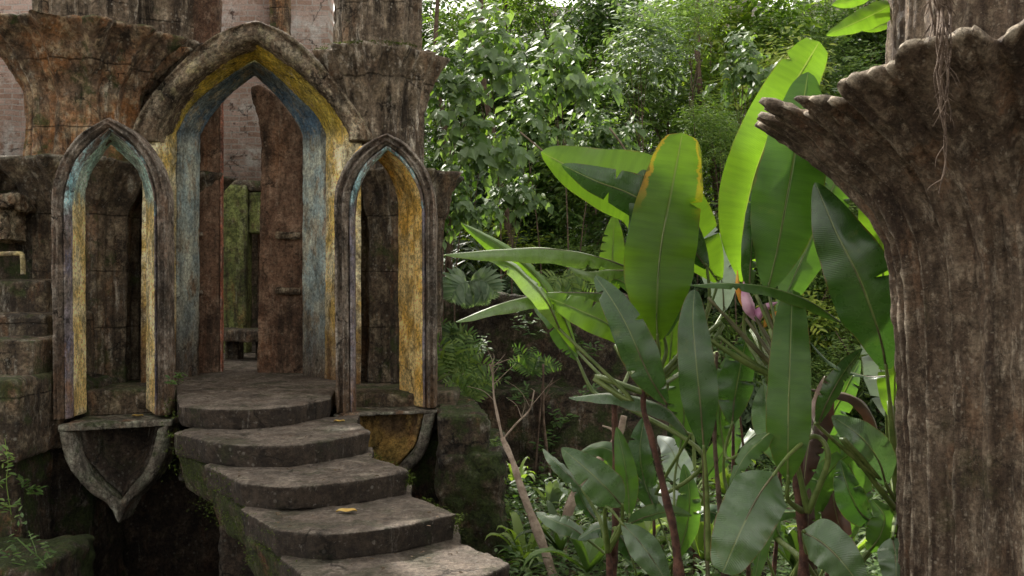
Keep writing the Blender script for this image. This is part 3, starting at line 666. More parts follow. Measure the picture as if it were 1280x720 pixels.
# side steps, brackets and pipe at the left edge
def left_bits():
    r = thing('side_steps', 'dark block steps descending along the left edge beside the left niche', 'stairs', P(20,480,8.5))
    for (x1, yt, yb, Y, d) in ((57,350,392,8.9,1.2),(57,392,425,8.35,1.0),(42,424,480,7.9,.9),(22,474,520,7.5,.8)):
        a = P(-190, yt, Y); b = P(x1, yt, Y); zb = P(0, yb+60, Y).z
        o = part('step', box(a.x, b.x, Y, Y+d, zb, a.z), 'dark', r); erode(o, .03, 3, ((.4,.06),(.08,.03)))
    p = [P(-8,318,8.6), P(24,317,8.6), P(28,322,8.6), P(29,343,8.6)]
    o = part('bent_pipe', tube(p, .022, 10, 24), 'pipe', None, loc=P(29,343,8.6)); tag(o, 'thin yellowed pipe bent down beside the left niche', 'pipe')
    r = thing('stone_bracket', 'crusted knobbly stone bracket high on the left edge', 'bracket', P(15,250,9.0))
    V, Fc = join(box(P(-30,0,9).x, P(26,0,9).x, 8.85, 9.3, P(0,262,9).z, P(0,244,9).z), box(P(-30,0,9).x, P(14,0,9).x, 8.95, 9.3, P(0,300,9).z, P(0,262,9).z))
    o = part('bracket_arm', (V, Fc), 'mould', r); erode(o, .015, 6, ((.2,.10),(.05,.04)))
    o = part('backing_wall', box(-6.5, P(62,0,9.4).x, 9.35, 9.6, ZL-.3, CZ+.95), 'rock', None, loc=(-5, 9.45, ZL)); erode(o, .04, 2, ((.4,.1),(.08,.04)))
    tag(o, 'blotched brown wall behind the bent pipe at the left edge', 'wall'); o.name = 'plastered_wall'
left_bits()

# ------------------------------------------------------------ near column on the right
def near_column():
    cx, cy = P(1330,0,4.2).x, 4.2
    root = thing('ribbed_column', 'huge near brown ribbed column with scalloped flaring capital at the right edge', 'column', (cx, cy, 0))
    V, Fc = [], []; n = 620
    prof = [(0,.655),(.5,.645),(1.2,.645),(1.9,.66),(2.25,.68),(2.45,.73),(2.62,.84),(2.76,.99),(2.86,1.12),(2.925,1.225),(2.955,1.27)]
    pr = cat([Vector((r, 0, z)) for z, r in prof], 120)
    rim = pr[-1]
    def lobe(a): return abs(math.cos(12*a+.6+.8*math.sin(2*a+1)+.5*math.sin(5*a)))**.6
    rows = []
    for i, q in enumerate(pr):
        t = max(0, (q.z-2.2)/.75); row = []
        for k in range(n):
            a = 2*math.pi*k/n
            l = lobe(a); l2 = 1-abs(math.sin(17*a+.3+.6*math.sin(3*a)))
            fl = (l-.6)*(.05+.02*t)+(l2-.5)*(.075-.02*t)+(abs(math.cos(55*a+2*math.sin(3*a)))-.6)*(.012+.012*t)
            r = q.x*(1+fl)
            ir = noise.noise(Vector((math.cos(a)*2.4, math.sin(a)*2.4, 4)))
            z = q.z+t**3*(.055*(l-.5)+.03*(l2-.5)+.07*ir)+t**2*.30*max(0, math.cos(a-.25))**1.8
            r += t**3*.07*ir
            row.append((cx+r*math.sin(a), cy-r*math.cos(a), z))
        rows.append(row)
    top = rows[-1]
    for f, dz in ((.988,.022),(.955,.02),(.90,-.03),(.75,-.12),(.45,-.20)):
        rows.append([(cx+(x-cx)*f, cy+(y-cy)*f, z+dz) for x, y, z in top])
    for r in rows: V += r
    for i in range(len(rows)-1):
        for k in range(n): Fc.append([i*n+k, i*n+(k+1)%n, (i+1)*n+(k+1)%n, (i+1)*n+k])
    Fc.append([(len(rows)-1)*n+k for k in range(n)])
    o = part('shaft_and_capital', (V, Fc), 'fore', root); erode(o, 0, 0, ((.3,.035),(.09,.022),(.03,.012)))
    o = part('upper_shaft', revolve(cx, cy+.05, [(2.75,.70,.8),(4.6,.68,.8)], 26, .07, n=420, m=60), 'fore', root); erode(o, 0, 0, ((.3,.03),(.06,.016)))
    # hanging roots
    rr = thing('hanging_roots', 'thin tangled aerial roots hanging over the near column capital', 'roots', P(1170,0,3.3))
    random.seed(4)
    for k in range(9):
        x = 1172+random.uniform(-10,12); pts = []; end = random.choice([60,110,150,165,180,200,245])
        y = -60; Y = 3.42
        while y < end:
            Y = 2.92+.10*max(0, y/240) if y > 30 else 3.05
            pts.append(P(x, y, Y-.02+random.uniform(-.02,.01))); y += random.uniform(16,28); x += random.uniform(-5,5.6)+( .8 if k == 3 else 0)
        part('root', tube(pts, (.0062,.0016), 6, len(pts)*6, .5), 'root', rr)
        for j in range(5):
            q = random.choice(pts[2:]) if len(pts) > 3 else pts[-1]; e = q+Vector((random.uniform(-.05,.05), -.005, random.uniform(-.09,-.03)))
            part('rootlet', tube([q, q.lerp(e,.5)+Vector((random.uniform(-.012,.012),0,0)), e], (.0022,.0008), 5, 7), 'root', rr)
near_column()

# ------------------------------------------------------------ foliage meshes
rnd = random.Random(11)
def leaf_shape(kind):
    if kind == 'oval':  return [(0,0,0),(.30,.17,.02),(.30,-.17,.02),(.30,0,-.02),(.68,.15,.0),(.68,-.15,.0),(.68,0,-.04),(1,0,-.12)], [(0,3,1),(0,2,3),(3,6,4,1),(3,2,5,6),(6,7,4),(6,5,7)]
    if kind == 'heart': return [(0,0,0),(-.12,.22,.02),(-.12,-.22,.02),(.18,.40,.03),(.18,-.40,.03),(.18,0,-.03),(.58,.28,.0),(.58,-.28,.0),(.58,0,-.06),(1,0,-.18)], [(0,5,3,1),(0,2,4,5),(5,8,6,3),(5,4,7,8),(8,9,6),(8,7,9)]
    if kind == 'strap': return [(0,.02,0),(0,-.02,0),(.3,.055,.06),(.3,-.055,.06),(.65,.05,.02),(.65,-.05,.02),(1,0,-.14)], [(0,1,3,2),(2,3,5,4),(4,5,6)]
def put_leaf(V, Fc, pos, d, up, size, kind, wid=1.):
    lv, lf = leaf_shape(kind)
    d = d.normalized(); s = d.cross(up)
    if s.length < 1e-3: s = Vector((1,0,0))
    s.normalize(); u = s.cross(d)
    n = len(V)
    for a, b, c in lv: V.append(tuple(pos+d*a*size+s*b*size*wid+u*c*size))
    Fc += [[i+n for i in q] for q in lf]
def rv(r=rnd):
    while 1:
        v = Vector((r.uniform(-1,1), r.uniform(-1,1), r.uniform(-1,1)))
        if .05 < v.length < 1: return v
def crown(R, n, size, kind, clumps=14, flat=.85, droop=.35, seed=0):
    """leaf-sized faces on many small twigs spread through clumps; front half is denser"""
    r = random.Random(seed); V, Fc = [], []
    cl = []
    for _ in range(clumps):
        v = rv(r); cl.append((Vector((v.x*R*.8, v.y*R*.55, v.z*R*.8*flat)), R*r.uniform(.22,.46)))
    while len(V) < n*7:
        c, cr = r.choice(cl); v = rv(r).normalized()
        p = c+v*cr*r.uniform(.45,1.05)
        # a twig with 4-7 leaves
        td = (v+Vector((0,-.35,.1))+rv(r)*.7).normalized(); k = r.randint(3,6); sz = size*r.uniform(.65,1.35)
        for j in range(k):
            q = p+td*sz*.5*j; sgn = 1 if j % 2 else -1
            sd_ = td.cross(Vector((0,0,1))); sd_ = sd_.normalized() if sd_.length > .01 else Vector((1,0,0))
            d = td*.6+sd_*sgn*.9+Vector((0,0,-droop))+rv(r)*.35
            put_leaf(V, Fc, q, d, (Vector((0,-.45,1))+rv(r)*.55).normalized(), sz*r.uniform(.8,1.2), kind)
    return V, Fc
PROTO = {}
def proto(key, *a, mat='lf_mid', **k):
    me = bpy.data.meshes.new('crown'); V, Fc = crown(*a, **k); me.from_pydata(V, [], Fc); me.materials.append(M[mat]); me.update(); PROTO[key] = me
proto('mid',   .95, 3000, .115, 'oval', mat='lf_mid', seed=1)
proto('mid2',  .95, 2000, .16, 'oval', mat='lf_mid', seed=2, droop=.6)
proto('light', .95, 3400, .10, 'oval', mat='lf_light', seed=3)
proto('light2',.95, 2000, .15, 'oval', mat='lf_light', seed=4, clumps=18)
proto('dark',  1.0, 2200, .15, 'oval', mat='lf_dark', seed=5, droop=.8)
proto('gray',  .95, 1500, .17, 'oval', mat='lf_gray', seed=6, droop=.2)
proto('yellow',.9, 2200, .12, 'oval', mat='lf_yellow', seed=7)
proto('heart', .8, 520, .185, 'heart', mat='lf_heart', seed=8, droop=.9, clumps=9)
proto('tiny',  .95, 5200, .075, 'oval', mat='lf_light', seed=9, clumps=20)
def hillz(x, y): return -.4+13*max(0, (y-13.2)/22)**.8
ADJ = {'mid':'mid-green small-leaved', 'mid2':'mid-green drooping', 'light':'light green fine-leaved', 'light2':'light green loose', 'dark':'dark drooping', 'gray':'silvery broad-leaved', 'yellow':'yellow-green', 'heart':'heart-leaved', 'tiny':'pale tiny-leaved'}
def shrub(px, py, Y, R, key, label, cat_='shrub', group='shrubs and small trees covering the slope behind', name='jungle_shrub', trunk=.03, sq=(1,1,1)):
    c = P(px, py, Y); zb = max(-.1, hillz(c.x, Y)-.3); zb = min(zb, c.z-.5)
    root = thing(name, label, cat_, (c.x, Y, zb), group)
    o = bpy.data.objects.new('crown', PROTO[key]); COL.objects.link(o); o.parent = root; WL[o.name] = WL[root.name]
    o.location = (0, 0, c.z-zb); o.scale = (R*sq[0], R*sq[1], R*sq[2]); o.rotation_euler = (rnd.uniform(-.25,.25), rnd.uniform(-.4,.4), rnd.uniform(-.7,.7))
    b = Vector((c.x, Y, zb)); w1 = Vector((rnd.uniform(-.25,.25), .1, 0))
    V = [tube([b, b.lerp(c,.5)+w1, c], (trunk*1.5, trunk*.6), 7, 12)]
    for _ in range(4):
        e = c+Vector((rnd.uniform(-.7,.7)*R, rnd.uniform(-.3,.3)*R, rnd.uniform(-.2,.8)*R)); V.append(tube([b.lerp(c,.75), b.lerp(c,.8).lerp(e,.5)+Vector((0,0,.05)), e], (trunk*.6, trunk*.2), 5, 7))
    part('trunk', join(*V), 'bark', root)
    return root
# rows of the slope, back to front
rows = [
 (15,  [(530,'mid','beside the upper right column shaft'),(640,'light','left of centre'),(745,'mid2','at the top centre'),(850,'gray','above the scorched leaf'),(945,'light2','above the tall bright leaf'),(1035,'tiny','under the overhanging twig'),(1120,'mid','beside the near column top'),(1210,'dark','hidden by the near column top')], 16.6, 1.10, 'topmost'),
 (105, [(585,'dark','right of the pale capital'),(690,'mid','above the banana leaves'),(790,'tiny','above the scorched leaf'),(880,'light','left of the tall bright leaf'),(965,'yellow','behind the tall bright leaf'),(1060,'tiny','left of the near column capital')], 15.6, 1.02, 'high'),
 (190, [(560,'mid','below the pale capital'),(650,'mid2','above the left banana leaf'),(745,'light2','behind the left banana leaf'),(900,'tiny','between the two upright leaves'),(1000,'mid','behind the tall bright leaf'),(1090,'gray','under the near column capital')], 14.8, .98, 'mid-height'),
 (285, [(580,'dark','right of the right niche'),(670,'mid','above the white-topped leaf'),(770,'mid','behind the scorched leaf'),(900,'light','right of the scorched leaf'),(1000,'gray','behind the dark upright leaf'),(1085,'tiny','beside the near column')], 14.2, .92, 'middle'),
 (370, [(600,'dark','above the garden wall'),(860,'dark','behind the fan of stalks'),(960,'mid2','behind the pink flower'),(1040,'light','left of the grey leaf'),(1120,'light2','beside the near column shaft')], 13.6, .85, 'low'),
 (450, [(780,'dark','right of the garden wall'),(880,'mid','behind the fan of stalks'),(990,'mid','behind the hanging green leaf'),(1070,'tiny','behind the grey leaf')], 13.0, .75, 'lowest'),
 (520, [(830,'mid2','behind the brown stems'),(940,'dark','behind the pale drooping leaf'),(1050,'light','behind the dull leaves'),(1130,'dark','beside the near column foot')], 12.2, .7, 'ground-level')]
for py, items, Y, R, rowname in rows:
    for px, key, where in items:
        shrub(px+rnd.uniform(-10,10), py+rnd.uniform(-14,14), Y+rnd.uniform(-.5,.5), R*rnd.uniform(.9,1.1), key, f'{rowname} {ADJ[key]} shrub on the slope {where}')
k_ = 0
for py, items, Y, R, rowname in rows[:6]:
    for i in range(len(items)-1):
        if items[i][0] < 500: continue
        a_, b_ = items[i], items[i+1]; key = ['tiny','mid','light','yellow','tiny','gray','light2'][k_ % 7]; k_ += 1
        shrub((a_[0]+b_[0])/2, py+42, Y-.15, R*.85, key, f'{rowname} {ADJ[key]} shrub further down, {b_[2]}')
# dense filler mass far up the slope
def wood():
    V, Fc = [], []; r = random.Random(3)
    for _ in range(42000):
        x = r.uniform(-3.2, 11.5); Y = r.uniform(15.5, 26); z = r.uniform(0, 1)*2.2+hillz(x, Y)-.3
        if z > 13: continue
        put_leaf(V, Fc, Vector((x, Y, z)), Vector((r.uniform(-1,1), -.6, r.uniform(-1,.3))), (Vector((0,-.5,1))+rv(r)*.5), r.uniform(.12,.30), 'oval', 1.2)
    o = part('distant_wood', (V, Fc), 'lf_dark', smooth=False); o['kind'] = 'stuff'; tag(o, 'dark mass of forest leaves filling gaps far up the slope', 'foliage')
wood()
# bigger heart-leaved climbers near the column
for i, (px, py, Y, R, k, lab) in enumerate([
   (612,60,11.6,.62,'heart','climber with grey heart-shaped leaves high beside the upper right column'),
   (590,175,11.2,.60,'heart','climber with silvery heart leaves just right of the pale flared capital'),
   (700,85,12.2,.62,'heart','heart-leaved climber hanging at the top, right of the dark trunk'),
   (745,165,12.6,.5,'heart','small heart-leaved climber above the left banana leaf'),
   (565,250,11.0,.45,'heart','lowest heart-leaved climber, beside the right niche frame'),
   (655,150,12.0,.55,'heart','heart-leaved climber at mid-height between the capital and the left banana leaf'),
   (800,60,13.0,.6,'gray','silvery climber high above the scorched leaf'),
   (640,235,11.9,.5,'heart','heart-leaved climber just above the white-topped horizontal leaf'),
   (900,160,13.4,.55,'tiny','fine-leaved climber between the scorched leaf and the tall bright leaf'),
   (560,95,11.4,.5,'heart','dense heart-leaved climber touching the rim of the pale capital'),
   (860,20,13.6,.6,'tiny','fine-leaved pale climber at the very top centre right'),
   (930,80,13.2,.5,'heart','heart-leaved climber with yellowish leaves left of the tall bright leaf')]):
    shrub(px, py, Y, R*1.12, k, lab, 'vine', 'heart-leaved climbing vines', 'climbing_vine', .009)
# slim forest trunks and lianas
for (x0,y0,x1,y1,Y,r,lab) in [(640,420,600,-20,13.6,.05,'dark slim trunk rising through the vines right of the capital'),
      (560,340,548,-20,12.6,.035,'thin dark trunk close beside the pale capital'),
      (905,420,870,-20,15.0,.06,'thin trunk on the slope between the upright banana leaves'),
      (650,165,725,230,11.6,.012,'pale bare stalk leaning down towards the left banana leaf'),
      (762,160,800,215,12.2,.012,'thin pale stalk leaning left of the scorched leaf')]:
    a, b = P(x0,y0,Y), P(x1,y1,Y+.3); thin = r < .02
    o = part('tree_trunk' if not thin else 'dead_stalk', tube([a, a.lerp(b,.35)+Vector((.08 if not thin else .01,0,0)), a.lerp(b,.7)+Vector((-.07 if not thin else 0,0,0)), b], (r, r*.75), 9, 26, .4), 'bark' if not thin else 'palebark', None, loc=a)
    tag(o, lab, 'trunk' if not thin else 'stalk')

# ------------------------------------------------------------ garden wall behind the plants
def gwall():
    r = thing('garden_wall', 'low brown mossy stone wall behind the plants, with a projecting ledge', 'wall', P(680,560,11.2))
    a, b = P(545,0,11.2), P(830,0,11.2)
    o = part('upper_courses', box(a.x, b.x-.2, 11.5, 12.1, P(0,498,11.5).z, P(0,368,11.5).z), 'rock', r); erode(o, .04, 4, ((.6,.3),(.2,.10),(.06,.04)))
    o = part('lower_courses', box(a.x, b.x, 10.9, 12.1, -.2, P(0,489,11.).z), 'rock', r); erode(o, .04, 4, ((.6,.25),(.2,.10),(.06,.04)))
gwall()

# ------------------------------------------------------------ fern-like and low plants
def frond(V, Fc, pts, wid, n=11, slit=1., rise=0.):
    q = cat(pts, n*2+1)
    for i in range(2, 2*n+1):
        t = i/(2*n); d = (q[min(i+1, 2*n)]-q[i-1]).normalized(); s = d.cross(Vector((0,-1,.25))).normalized()
        w = wid*math.sin(math.pi*min(1, t*.85+.12))**.7
        sg = 1 if i % 2 else -1
        put_leaf(V, Fc, q[i], s*sg+d*.55+Vector((0,-.1,rise-.15)), Vector((0,-.8,.6)), w, 'strap' if slit else 'oval', 2.2*slit if slit else 1)
def fernplant(px, py, Y, spread, nf, wid, mat, label, cat_='fern', name='fern', group='ferns and slit-leaved plants by the mossy block', ang=(0, math.pi), dy=0):
    b = P(px, py, Y); root = thing(name, label, cat_, b, group); r = random.Random(int(px*7+py))
    for k in range(nf):
        a = ang[0]+(ang[1]-ang[0])*(k+.5)/nf+r.uniform(-.15,.15); L = spread*r.uniform(.75,1.15)
        e = b+Vector((math.cos(a)*L, -r.uniform(.0,.5)*L, math.sin(a)*L*.85)); m = b.lerp(e,.55)+Vector((0,0,.22*L))
        V, Fc = [], []; frond(V, Fc, [b, m, e], wid, 12)
        part('frond', join((V, Fc), tube([b, m, e], (.006,.002), 5, 14)), mat, root)
    return root
fernplant(572,480,9.6,.55,7,.15,'lf_light','pale grey-green slit-leaved fern behind the mossy block', ang=(.3,2.9))
fernplant(590,505,9.35,.42,7,.11,'lf_light','light green fern tuft standing on the back of the mossy block', ang=(.6,2.4))
fernplant(586,352,10.6,.34,6,.22,'lf_gray','silvery slit-leaved climber high between the right niche and the garden wall', ang=(3.3,6.1))
fernplant(700,345,10.9,.42,5,.14,'lf_light','drooping light fern over the garden wall top', ang=(3.6,5.9))
fernplant(665,470,10.7,.40,6,.11,'lf_mid','small green fern sprouting from the garden wall face', ang=(.2,2.6))
fernplant(560,440,9.9,.40,6,.15,'lf_mid','green fern pressed against the right niche frame', ang=(-.4,1.9))

def rosette(px, py, Y, L, n, mat, label, name='strap_plant', w=1.6, group='low strap-leaved plants among the undergrowth', seed=0, cat_='plant'):
    b = P(px, py, Y); b.z = max(b.z, .0); r = random.Random(seed+int(px)); root = thing(name, label, cat_, b, group)
    for k in range(n):
        a = r.uniform(0, 2*math.pi); el = r.uniform(.35,1.25); l = L*r.uniform(.7,1.1); V, Fc = [], []
        d = Vector((math.cos(a)*math.cos(el), math.sin(a)*math.cos(el), math.sin(el)))
        q = cat([b, b+d*l*.5+Vector((0,0,.03)), b+d*l*.85+Vector((0,0,-.10*l)), b+d*l+Vector((0,0,-.30*l))], 13)
        s = d.cross(Vector((0,0,1))).normalized()
        for i, p in enumerate(q):
            t = i/12; wd = .028*w*math.sin(math.pi*min(1, t*.9+.10))**.6*(L/.5)
            V += [tuple(p-s*wd+Vector((0,0,wd*.4))), tuple(p), tuple(p+s*wd+Vector((0,0,wd*.4)))]
        for i in range(12): Fc += [[3*i,3*i+1,3*i+4,3*i+3],[3*i+1,3*i+2,3*i+5,3*i+4]]
        part('leaf', (V, Fc), mat, root)
    return root
RS = [(655,705,7.4,.50,11,'lf_light','bright strap-leaved plant right of the lowest steps'),
 (700,690,6.9,.45,9,'lf_dark','dark strap-leaved plant at the foot of the leaning dead branch'),
 (735,715,6.6,.55,10,'lf_mid','green strap-leaved plant between the dead branch and the brown stems'),
 (800,700,7.2,.55,11,'lf_light','light strap-leaved plant between the two brown stems'),
 (690,640,8.6,.45,10,'lf_gray','grey strap-leaved plant behind the leaning dead branch'),
 (880,700,6.8,.6,11,'lf_light','bright strap-leaved plant right of the thick brown stem'),
 (840,650,8.2,.5,10,'lf_gray','pale strap-leaved plant behind the thick brown stem'),
 (995,715,6.4,.55,9,'lf_dark','dark strap-leaved plant beneath the hanging green leaf'),
 (1060,700,6.6,.6,10,'lf_light','light strap-leaved plant low between the two broad bottom leaves'),
 (645,610,9.6,.4,9,'lf_light','small light green plant beside the mossy block corner'),
 (760,600,9.4,.5,9,'lf_mid','mid-green plant at the foot of the garden wall'),
 (910,620,8.8,.55,10,'lf_light','light green plant behind the drooping pale leaf')]
for i, a in enumerate(RS): rosette(*a, seed=i)

def undergrowth():
    V, Fc = [], []; r = random.Random(5)
    for _ in range(4200):
        Y = r.uniform(5.6, 12.6); px = r.uniform(628, 1230); x = (px-CX)/FPX*Y
        b = Vector((x, Y, .02)); k = r.randint(4, 8); h = r.uniform(.05,.42); s = r.uniform(.045,.12)
        for j in range(k):
            p = b+Vector((r.uniform(-.07,.07), r.uniform(-.07,.07), h*j/k)); an = r.uniform(0,6.28)
            put_leaf(V, Fc, p, Vector((math.cos(an), math.sin(an), r.uniform(-.2,.7))), Vector((0,0,1))+rv(r)*.35, s*r.uniform(.7,1.3), 'oval' if r.random() < .75 else 'strap', 1.15)
    o = part('undergrowth', (V, Fc), 'lf_mid', smooth=False); o['kind'] = 'stuff'; tag(o, 'tangled low green undergrowth covering the forest floor', 'undergrowth')
    V, Fc = [], []
    for _ in range(5200):
        Y = r.uniform(4.8, 13); x = r.uniform(-5.2 if Y < 9 else .2, 6.5); pit = x < -2.0 and 6.0 < Y
        if -2.0 <= x < -.9 or (x < -2 and (Y <= 6 or r.random() < .5)): continue
        put_leaf(V, Fc, Vector((x, Y, r.uniform(.03,.09)-(.60 if pit else 0))), Vector((r.uniform(-1,1), r.uniform(-1,1), r.uniform(-.2,.3))), Vector((0,0,1))+rv(r)*.4, r.uniform(.03,.09), 'oval', 1.5)
    o = part('leaf_litter', (V, Fc), 'lf_litter', smooth=False); o['kind'] = 'stuff'; tag(o, 'brown dead leaves lying on the forest floor', 'leaf litter')
undergrowth()

def sprigs(name, label, pts, n, size, mat, seed, cat_='plant', group=None, kind='oval', h=.18, spread=.12, stuff=False):
    r = random.Random(seed); V, Fc = [], []; base = pts[0]
    if len(pts) > 1: V, Fc = tube([p-Vector((0,0,.02)) for p in sorted(pts, key=lambda v: v.x*.6+v.z)], (.004,.003), 5, 6*len(pts))
    for _ in range(n):
        b = r.choice(pts)+Vector((r.uniform(-1,1)*spread, r.uniform(-.4,.4)*spread, r.uniform(-1,1)*spread*.6)); e = b+Vector((r.uniform(-.6,.6)*h, -r.uniform(.0,.5)*h, r.uniform(.3,1)*h))
        for j in range(5):
            p = b.lerp(e, j/4); an = r.uniform(0,6.28)
            put_leaf(V, Fc, p, Vector((math.cos(an), math.sin(an)*.6-.4, r.uniform(-.3,.5))), Vector((0,-.5,1))+rv(r)*.3, size*r.uniform(.6,1.3), kind)
    o = part(name, (V, Fc), mat, None, smooth=False, loc=base); tag(o, label, cat_, group)
    if stuff: o['kind'] = 'stuff'
    return o
sprigs('low_plant','bright green bushy plant at the bottom left corner', [P(20,668,6.9),P(45,690,6.8),P(15,700,6.8),P(36,660,7.),P(58,705,6.8)], 16, .05, 'lf_mid', 1, h=.13, spread=.09)
sprigs('low_plant','few light leaves sprouting midway down the left edge', [P(8,600,7.2),P(10,575,7.2),P(6,545,7.2),P(14,640,7.2)], 12, .06, 'lf_light', 2, h=.10, spread=.07)
sprigs('low_plant','small dark-leaved plant on the ledge left of the left niche', [P(45,485,8.2),P(60,488,8.2),P(35,490,8.1)], 10, .07, 'lf_mid', 3, h=.10, spread=.06)
sprigs('low_plant','thin sprig of leaves on the rock left of the heart-shaped corbel', [P(32,608,7.7),P(38,612,7.7)], 6, .075, 'lf_mid', 4, h=.08, spread=.05)
sprigs('ivy_patch','small ivy leaves creeping over the mossy block face', [P(585,565,8.1),P(572,562,8.1),P(600,575,8.1),P(595,590,8.1),P(612,600,8.1),P(566,610,8.1)], 30, .05, 'lf_mid', 5, 'ivy', h=.07, spread=.10)
sprigs('ivy_patch','ivy tuft in the gap between the mossy block and lowest steps', [P(622,560,8.2),P(625,600,8.2),P(628,640,8.2)], 22, .055, 'lf_light', 6, 'ivy', h=.09, spread=.08)
sprigs('low_plant','tiny leafy sprig at the left end of the top step', [P(214,478,8.2),P(222,472,8.5)], 7, .05, 'lf_mid', 7, h=.07, spread=.03)
for i, (x, y, Y, w) in enumerate([(650,500,10.8,'left on the ledge'),(700,530,10.8,'low, right of the upright pole'),(730,500,10.8,'on the ledge far right'),(620,470,11.,'beside the bare sapling'),(660,410,11.2,'at the top centre'),(735,440,11.3,'at the upper right'),(600,440,11,'behind the grey fern'),(680,560,10.8,'near the ground')]):
    sprigs('wall_plant', 'small leafy plant rooted in the garden wall, '+w, [P(x,y,Y)], 8, .085, 'lf_mid', 80+i, 'plant', 'small plants rooted in the garden wall', h=.18, spread=.12)

# moss tufts along step edges and capitals (nobody could count them)
def moss():
    V, Fc = [], []; r = random.Random(9)
    def line(a, b, n, s, thick=.02):
        for _ in range(n):
            p = a.lerp(b, r.random())+Vector((r.gauss(0,thick), r.gauss(0,thick), r.gauss(0,thick*.6)))
            if noise.noise(p*5) < -.12: continue
            for _j in range(2):
                d = rv(r); d.z = abs(d.z)*.8; put_leaf(V, Fc, p, d, Vector((0,0,1))+rv(r)*.5, s*r.uniform(.5,1.3), 'oval', 1.2)
    zs = [ZL, CZ-1.09, CZ-1.25, CZ-1.41, CZ-1.57]
    e = [((217,541),(262,551),1),((256,581),(300,602),2),((300,636),(345,661),3),((350,697),(395,732),4)]
    for a, b, k in e:
        A, B = G(*a, zs[k]), G(*b, zs[k]); line(A+Vector((.03,.0,-.02)), B+Vector((.0,.02,-.04)), 220, .013); line(A+Vector((.02,0,-.10)), B+Vector((.04,.02,-.16)), 420, .013, .05); line(A+Vector((.0,0,-.25)), B+Vector((.03,.02,-.33)), 420, .013, .06)
    for a, b, k in (((572,641),(515,620),3),((512,588),(465,570),2)):
        A, B = G(*a, zs[k]), G(*b, zs[k]); line(A+Vector((0,0,-.02)), B, 130, .015); line(A+Vector((-.02,0,-.12)), A+Vector((0,0,-.03)), 120, .018)
    for z, k, (a, b) in ((0,1,((250,560),(300,600))),):
        pass
    line(G(212,548,CZ-1.09), G(213,500,ZL), 160, .018, .03)
    for k in range(60):      # crown of the pale capital
        an = -1.3+2.6*k/60; c = cC; line(Vector((c.x+.66*math.sin(an), c.y-.66*math.cos(an), CZ+2.38)), Vector((c.x+.60*math.sin(an), c.y-.60*math.cos(an), CZ+2.39)), 12, .02, .02)
    o = part('moss_tufts', (V, Fc), 'lf_moss', smooth=False); o['kind'] = 'stuff'; tag(o, 'small moss tufts along step edges and capital rims', 'moss')
moss()

# fallen leaves
def fallen(px, py, z, s, ang, label, mat='yellowleaf'):
    p = G(px, py, z)+Vector((0,0,.012)); V, Fc = [], []
    n = 12; 
    for i in range(n+1):
        t = i/n; w = .33*math.sin(math.pi*t)**.8
        for u in (-1,-.5,0,.5,1):
            x, y = (t-.5)*s, u*w*s; V.append((p.x+x*math.cos(ang)-y*math.sin(ang), p.y+x*math.sin(ang)+y*math.cos(ang), p.z-.008+abs(u)*.010+.010*math.sin(t*3)*s*5+.004*math.sin(t*9)))
    for i in range(n):
        for k in range(4): Fc.append([i*5+k, i*5+k+1, (i+1)*5+k+1, (i+1)*5+k])
    o = part('fallen_leaf', (V, Fc), mat, None, loc=p); m = o.modifiers.new('s','SOLIDIFY'); m.thickness = .0008
    tag(o, label, 'leaf', 'dry leaves fallen on the stairs and sills')
fallen(433,641,CZ-1.41,.13,.1,'curled yellow leaf lying in the middle of the fourth step')
fallen(424,528,CZ-1.09,.09,.0,'small dull yellow leaf at the right end of the second step')
fallen(508,508,P(0,517,YR(500)).z,.07,.4,'tiny orange leaf on the sill of the right niche')
fallen(172,521,P(0,526,YL(172)).z+.01,.10,.1,'tan dry leaf on the sill of the left niche')

def step_litter():
    V, Fc = [], []; r = random.Random(21)
    areas = [(ZL,(228,405,484,503)),(CZ-1.09,(262,440,543,552)),(CZ-1.25,(300,490,585,601)),(CZ-1.41,(345,550,640,661)),(CZ-1.57,(420,610,690,719)),(CZ-1.05,(560,600,500,514))]
    for _ in range(150):
        z, (x0,x1,y0,y1) = r.choice(areas); f = r.random(); p = G(x0+(x1-x0)*(f if r.random() < .5 else f**3), r.uniform(y0, y1), z)+Vector((0,0,.008))
        put_leaf(V, Fc, p, Vector((r.uniform(-1,1), r.uniform(-1,1), .05)), Vector((0,0,1))+rv(r)*.3, r.uniform(.012,.045), 'oval', r.uniform(.7,1.6))
    o = part('step_litter', (V, Fc), 'lf_litter', smooth=False); o['kind'] = 'stuff'; tag(o, 'scattered brown crumbs of dead leaf on the steps', 'leaf litter')
step_litter()

